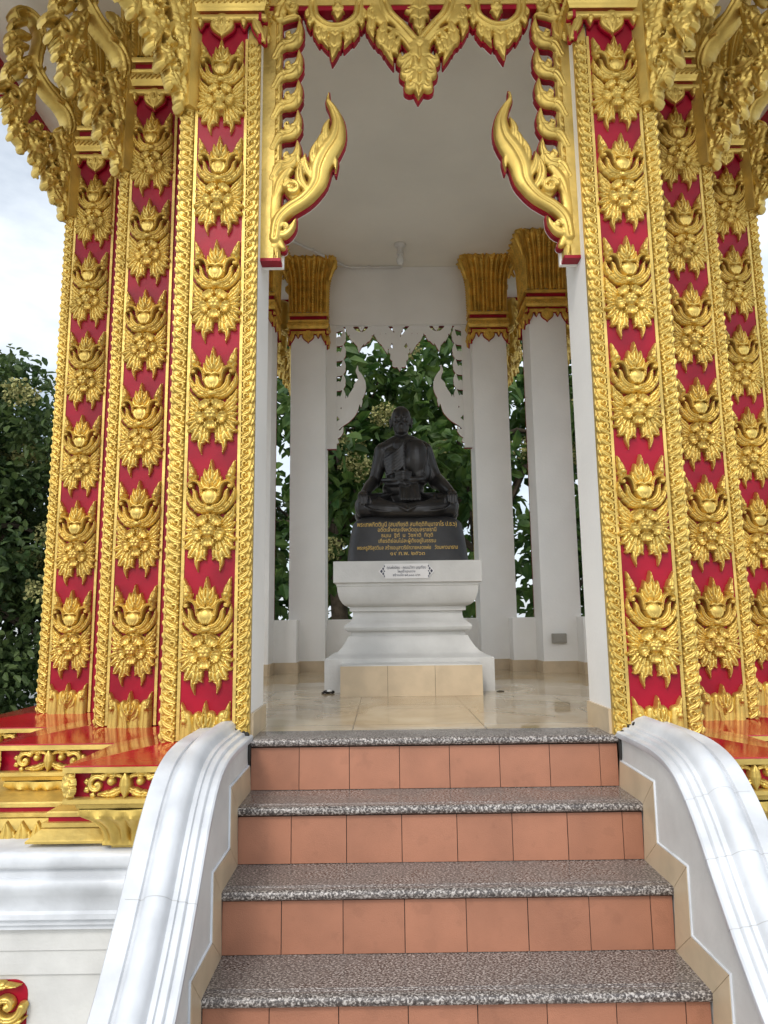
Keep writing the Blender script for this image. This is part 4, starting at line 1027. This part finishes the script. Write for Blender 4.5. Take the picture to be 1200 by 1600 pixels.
def statue():
    mb = MB(); hx, hz = -.028, .70
    # head: skull, jaw, face
    ell(mb, (hx, .005, hz+.018), (.076, .088, .092), nu=28, nv=20)
    ell(mb, (hx, -.022, hz-.040), (.062, .066, .062)); ell(mb, (hx, -.050, hz-.078), (.034, .032, .026))       # jaw, chin
    for s_ in (-1, 1):
        ell(mb, (hx+s_*.036, -.054, hz-.030), (.024, .024, .024))               # cheeks
        ell(mb, (hx+s_*.030, -.076, hz+.016), (.026, .012, .007), (0, s_*.12, 0))   # brow
        ell(mb, (hx+s_*.029, -.070, hz-.002), (.015, .011, .007))               # eyelids
        ell(mb, (hx+s_*.079, .005, hz-.008), (.010, .018, .034), (0, s_*.15, 0)); ell(mb, (hx+s_*.078, -.004, hz-.038), (.008, .010, .014))  # ears
        ell(mb, (hx+s_*.012, -.088, hz-.034), (.011, .011, .009))               # nostrils
        limb(mb, [(hx+s_*.016, -.088, hz-.036), (hx+s_*.030, -.076, hz-.056)], [.004, .003])
    limb(mb, [(hx, -.082, hz+.010), (hx, -.094, hz-.016), (hx, -.100, hz-.030)], [.007, .009, .012])
    limb(mb, [(hx-.024, -.080, hz-.057), (hx, -.089, hz-.054), (hx+.024, -.080, hz-.057)], [.004, .006, .004]); limb(mb, [(hx-.020, -.078, hz-.068), (hx, -.086, hz-.069), (hx+.020, -.078, hz-.068)], [.004, .006, .004])
    limb(mb, [(hx, .01, hz-.03), (-.022, .01, .56)], [.048, .056])
    # torso
    limb(mb, [(-.02, .02, .16), (-.02, .03, .30), (-.02, .02, .43), (-.02, .01, .50)], [.130, .128, .135, .10])
    ell(mb, (-.02, .01, .46), (.175, .095, .085)); ell(mb, (-.02, -.02, .40), (.155, .105, .09)); ell(mb, (-.02, .0, .22), (.155, .125, .10))
    limb(mb, [(-.155, .01, .50), (-.02, .01, .55), (.125, .01, .505)], [.056, .065, .060])
    # arms to the knees
    limb(mb, [(-.172, .01, .490), (-.205, .02, .37), (-.232, .00, .275)], [.060, .052, .045]); limb(mb, [(-.240, .0, .275), (-.272, -.09, .225), (-.305, -.17, .172)], [.046, .040, .028])
    limb(mb, [(.145, .01, .488), (.186, .02, .37), (.225, .00, .275)], [.064, .060, .056]); limb(mb, [(.235, .0, .275), (.275, -.09, .225), (.318, -.17, .172)], [.058, .046, .030])
    # hands over the knees, fingers hanging
    for s_, hx2 in ((-1, -.312), (1, .322)):
        ell(mb, (hx2, -.205, .160), (.036, .034, .020), (.5, 0, 0))
        for i, (dx, ln) in enumerate(((-.030, .042), (-.012, .055), (.007, .058), (.026, .050))):
            limb(mb, [(hx2+dx*.8, -.222, .158), (hx2+dx, -.246, .140), (hx2+dx, -.252, .140-ln)], [.0095, .009, .007], 8)
        limb(mb, [(hx2-s_*.028, -.195, .150), (hx2-s_*.048, -.225, .128), (hx2-s_*.050, -.235, .100)], [.011, .010, .007], 8)
    # crossed legs under the robe
    for s_ in (-1, 1):
        limb(mb, [(s_*.10, .03, .10), (s_*.22, -.07, .10), (s_*.305, -.15, .085)], [.10, .088, .072])
        limb(mb, [(s_*.305, -.15, .075), (s_*.17, -.215, .055), (s_*.0, -.225, .045), (-s_*.13, -.18, .045)], [.070, .058, .048, .042])
    limb(mb, [(-.30, .08, .05), (0, .12, .05), (.30, .08, .05)], [.06, .08, .06])
    ell(mb, (0, -.06, .05), (.34, .19, .055))
    limb(mb, [(-.325, -.10, .04), (-.33, -.02, .04)], [.05, .05]); limb(mb, [(.325, -.10, .04), (.33, -.02, .04)], [.05, .05])
    # robe: sash flap over the left shoulder and folds
    ell(mb, (.075, -.062, .415), (.098, .068, .145), (.10, 0, -.10)); ell(mb, (.10, -.04, .33), (.085, .07, .10))
    limb(mb, [(.00, -.045, .565), (-.005, -.105, .48), (-.012, -.122, .40), (-.012, -.128, .30)], [.012, .010, .010, .010])
    limb(mb, [(.155, -.02, .53), (.160, -.09, .46), (.150, -.11, .38), (.135, -.12, .31)], [.012, .010, .010, .008])
    for i in range(7):
        t = i/6; x1 = -.165+.02*t; z1 = .42-.115*t
        limb(mb, [(x1+.005, -.058-.03*t, z1), (-.10, -.112-.01*t, z1+.02-.01*t), (-.05, -.128, z1+.055-.02*t), (-.012, -.130, z1+.10-.03*t)], [.007, .011, .010, .008], 10)
    limb(mb, [(-.17, -.05, .275), (-.09, -.125, .265), (0, -.14, .262), (.09, -.125, .268), (.15, -.05, .28)], [.018, .020, .020, .020, .018], 16)   # belt
    limb(mb, [(-.15, -.07, .245), (-.05, -.145, .235), (.02, -.150, .232)], [.012, .016, .014])
    for i in range(4): limb(mb, [(-.078+.004*i, -.148, .312-.016*i), (-.02, -.166-.003*(i % 2), .316-.016*i), (.034-.004*i, -.146, .310-.016*i)], [.010, .012, .010], 8)   # folded sash
    limb(mb, [(-.055, -.15, .255), (-.02, -.17, .235), (.015, -.165, .232)], [.012, .014, .010], 8); limb(mb, [(-.05, -.16, .236), (-.01, -.175, .222)], [.009, .009], 8)
    for i in range(6): limb(mb, [(-.042+.023*i, -.135, .238), (-.040+.024*i, -.170-.003*(i % 2), .19), (-.040+.026*i, -.205, .120)], [.012, .0135, .013], 8)   # pleated apron
    for s_ in (-1, 1):
        for i in range(4):
            t = i/3; limb(mb, [(s_*(.10+.03*t), -.12, .175-.03*t), (s_*(.20+.02*t), -.20-.01*t, .135-.028*t), (s_*(.05), -.275+.01*t, .060-.012*t), (s_*.0, -.28, .04-.008*t)], [.006, .010, .009, .005], 12)
    for s_ in (-1, 1):
        for i in range(4): limb(mb, [(s_*(.335), -.19+.03*i, .10), (s_*(.25), -.262+.012*i, .045-.006*i), (s_*.12, -.275, .030)], [.005, .007, .004], 10)
    return mb
fig = remesh(statue(), 'figure', .0045, M['bronze'], st, (0, .0, BH-.004), 2); fig.scale = (1, 1, 1.09)

# ------------------------------------------------------------------ small fittings
z = 4.078
cp = empty('conduit', (-.52, 3.95, z)); tag(cp, 'thin white plastic conduit bent across the ceiling to the lamp', 'pipe')
mb = MB(); mb.tube([(x+.52, y-3.95, 0) for x, y in ((-1.75, 2.72), (-1.063, 3.39), (-.55, 3.915), (-.50, 3.945), (-.44, 3.952), (.02, 3.952), (.04, 3.93), (.03, 3.56))], .014, 10); mb.build('pipe', M['plastic'], cp, smooth=60)
mb = MB()
for x, y in ((-.85, 3.60), (-.3, 3.952), (.036, 3.80), (-1.3, 3.16)): mb.box(x+.52-.015, x+.52+.015, y-3.95-.018, y-3.95+.018, -.013, .012)
mb.build('clip', M['plastic'], cp, bevel=.002)
lp = empty('ceiling_lamp', (.01, 3.52, 4.09)); tag(lp, 'bare bulb in a small white holder hanging from the ceiling', 'lamp')
mb = MB()
def lathe(mb, prof, k=20, mi=0):
    V = [(r*math.cos(2*math.pi*i/k), r*math.sin(2*math.pi*i/k), z) for r, z in prof for i in range(k)]; n = len(prof)
    mb.add(V, [(j*k+i, j*k+(i+1) % k, (j+1)*k+(i+1) % k, (j+1)*k+i) for j in range(n-1) for i in range(k)], mi)
lathe(mb, [(.055, 0), (.055, -.022), (.034, -.035), (.026, -.06), (.026, -.09), (.034, -.095), (.034, -.11), (.001, -.111)]); mb.build('holder', M['plastic'], lp, smooth=40)
mb = MB(); lathe(mb, [(.018, -.110), (.022, -.125), (.034, -.15), (.037, -.175), (.030, -.20), (.013, -.213), (.001, -.215)]); mb.build('bulb', M['glass'], lp, smooth=60)
sb = empty('wall_socket', (1.47, 3.36, .295))
mb = MB(); mb.box(-.062, .062, -.03, .02, -.042, .042); mb.build('cover', M['socket'], sb, bevel=.006)
mb = MB(); mb.box(-.045, .045, -.034, -.028, -.028, .028); mb.build('lid', M['socket'], sb, bevel=.002)
sb.location = (1.335, 3.348, .295)
sb.location = (1.335, 2*YC-.632-HW-.012, .295); tag(sb, 'grey covered electric socket low on the rear right white column', 'socket')
for x, y, lab in ((-.56, 1.80, 'broken bit of black and white lamp lying by the left foot of the pedestal'), (.555, 1.79, 'scrap of dark debris lying by the right foot of the pedestal')):
    mb = MB(); ell(mb, (0, 0, .012), (.032, .02, .012)); ell(mb, (.03, .0, .010), (.014, .018, .010)); ell(mb, (-.03, -.01, .006), (.012, .014, .006))
    o = mb.build('debris', M['rust'], None, (x, y, .001), smooth=60); o.scale = (1, 1, 1) if x < 0 else (.6, .6, .35); tag(o, lab, 'debris')
    if x < 0:
        mb = MB(); ell(mb, (.01, -.012, .018), (.018, .010, .008)); mb.build('glass_piece', M['glass'], o, smooth=60)

# ------------------------------------------------------------------ trees
def leaves(mb, centers, n_each, rad, size, asp=.55, seed=1, droop=.3):
    g_ = np.random.default_rng(seed); Cn = np.repeat(np.array(centers), n_each, 0); n = len(Cn)
    d = g_.normal(size=(n, 3)); d /= np.linalg.norm(d, axis=1)[:, None]
    P = Cn+d*(rad*g_.random((n, 1))**.45)*np.array([1, 1, .75])
    ax = g_.normal(size=(n, 3))+np.array([0, 0, -droop])+d*.8; ax /= np.linalg.norm(ax, axis=1)[:, None]
    up = g_.normal(size=(n, 3))*.7+np.array([0, 0, 1.]); sd_ = np.cross(ax, up); sd_ /= np.linalg.norm(sd_, axis=1)[:, None]+1e-9
    nm = np.cross(sd_, ax); L_ = size*(.6+.7*g_.random((n, 1))); W_ = L_*asp*.5
    v0 = P; v1 = P+ax*L_*.35+sd_*W_+nm*L_*.08; v2 = P+ax*L_*.75+sd_*W_*.75+nm*L_*.05; v3 = P+ax*L_-nm*L_*.1; v4 = P+ax*L_*.75-sd_*W_*.75+nm*L_*.05; v5 = P+ax*L_*.35-sd_*W_+nm*L_*.08
    V = np.stack([v0, v1, v2, v3, v4, v5], 1).reshape(-1, 3); b_ = np.arange(n)[:, None]*6
    F = np.concatenate([b_+np.array([0, 1, 2, 3]), b_+np.array([0, 3, 4, 5])]); mb.add(V, [tuple(q) for q in F.tolist()])
def tree(name, loc, H, spread, z_lo, nclu, per, size, mt, label, seed, trunk_r=.14, flowers=0, lrad=.55, group='trees standing behind the pavilion', asp=.55):
    g_ = np.random.default_rng(seed); t = empty(name, loc); tag(t, label, 'tree', group)
    cs = []
    while len(cs) < nclu:
        q = g_.random(3)*2-1
        if np.linalg.norm(q) > 1 or np.linalg.norm(q) < .35: continue
        cs.append((q[0]*spread[0], q[1]*spread[1], (z_lo+H)/2+q[2]*(H-z_lo)/2))
    mb = MB(); leaves(mb, cs, per, lrad, size, asp, seed); mb.build('crown', mt, t)
    mb = MB(); top = (z_lo+H)/2+.15*(H-z_lo)
    mb.tube([(0, 0, -.05), (.05, .03, top*.3), (-.06, .05, top*.65), (.03, 0, top)], [trunk_r*1.25, trunk_r, trunk_r*.8, trunk_r*.45], 12)
    for c in cs[::max(1, nclu//16)]:
        z0 = top*(.45+.5*g_.random()); a = Vector((0, 0, z0)); b_ = Vector(c); md = (a+b_)/2+Vector((0, 0, .2))
        mb.tube([a, md, b_], [trunk_r*.45, trunk_r*.28, trunk_r*.1], 6)
    mb.build('trunk', M['bark'], t, smooth=60)
    if flowers:
        mb = MB(); fc = [cs[i] for i in g_.choice(len(cs), flowers)]
        fc = [(c[0]*1.05, c[1]-.45, c[2]+.3) for c in fc]; leaves(mb, fc, 260, .24, .045, .9, seed+5, 0); mb.build('blossom', M['flower'], t)
    return t
G0 = -1.2
tree('broadleaf_tree', (-.9, 8.3, G0), 7.0, (2.0, 1.3, 0), .8, 60, 50, .27, M['leaf'], 'broad-leaved tree with pale blossom behind the statue, left of the opening centre', 3, flowers=16)
tree('broadleaf_tree', (1.5, 9.2, G0), 7.4, (2.2, 1.3, 0), .9, 74, 50, .27, M['leaf'], 'broad-leaved tree seen through the rear opening right of the statue', 4, flowers=9)
tree('broadleaf_tree', (3.9, 8.4, G0), 6.0, (1.7, 1.3, 0), .2, 100, 60, .22, M['leaf'], 'leafy tree glimpsed in the gap between the rear right columns', 5, flowers=6)
tree('broadleaf_tree', (-3.6, 9.0, G0), 5.8, (1.6, 1.3, 0), .1, 95, 60, .22, M['leaf2'], 'dark leafy tree glimpsed in the gap beside the rear left column', 6)
LBL = ['dense dark tree at the left edge of the view, nearest the pavilion', 'dense dark tree at the far left edge behind the nearer one', 'dense tree with rusty seed heads rising behind the left columns']
tree('dense_tree', (-6.3, 7.2, G0), 5.65, (2.1, 1.7, 0), -.1, 210, 150, .125, M['leaf2'], LBL[0], 7, flowers=22, lrad=.5, asp=.6)
tree('dense_tree', (-9.2, 9.5, G0), 6.6, (2.6, 1.8, 0), -.1, 170, 120, .16, M['leaf2'], LBL[1], 8, flowers=14, lrad=.6)
tree('dense_tree', (-5.6, 11.5, G0), 7.3, (2.0, 1.6, 0), .2, 110, 90, .15, M['leaf2'], LBL[2], 9, flowers=12, lrad=.6)
tree('dense_tree', (6.4, 10.5, G0), 5.6, (2.2, 1.6, 0), -.1, 90, 90, .16, M['leaf2'], 'dense tree standing behind the right columns', 10, lrad=.6)
# low hedge far behind
mb = MB(); cs = [(x, 13+rng.normal()*.4, G0+.5+rng.random()*1.3) for x in np.linspace(-14, 12, 90)]; leaves(mb, cs, 70, .6, .2, .6, 21)
h_ = mb.build('hedge', M['leaf2']); h_.location = (0, 0, 0); tag(h_, 'low dark hedge running across behind the trees', 'hedge')
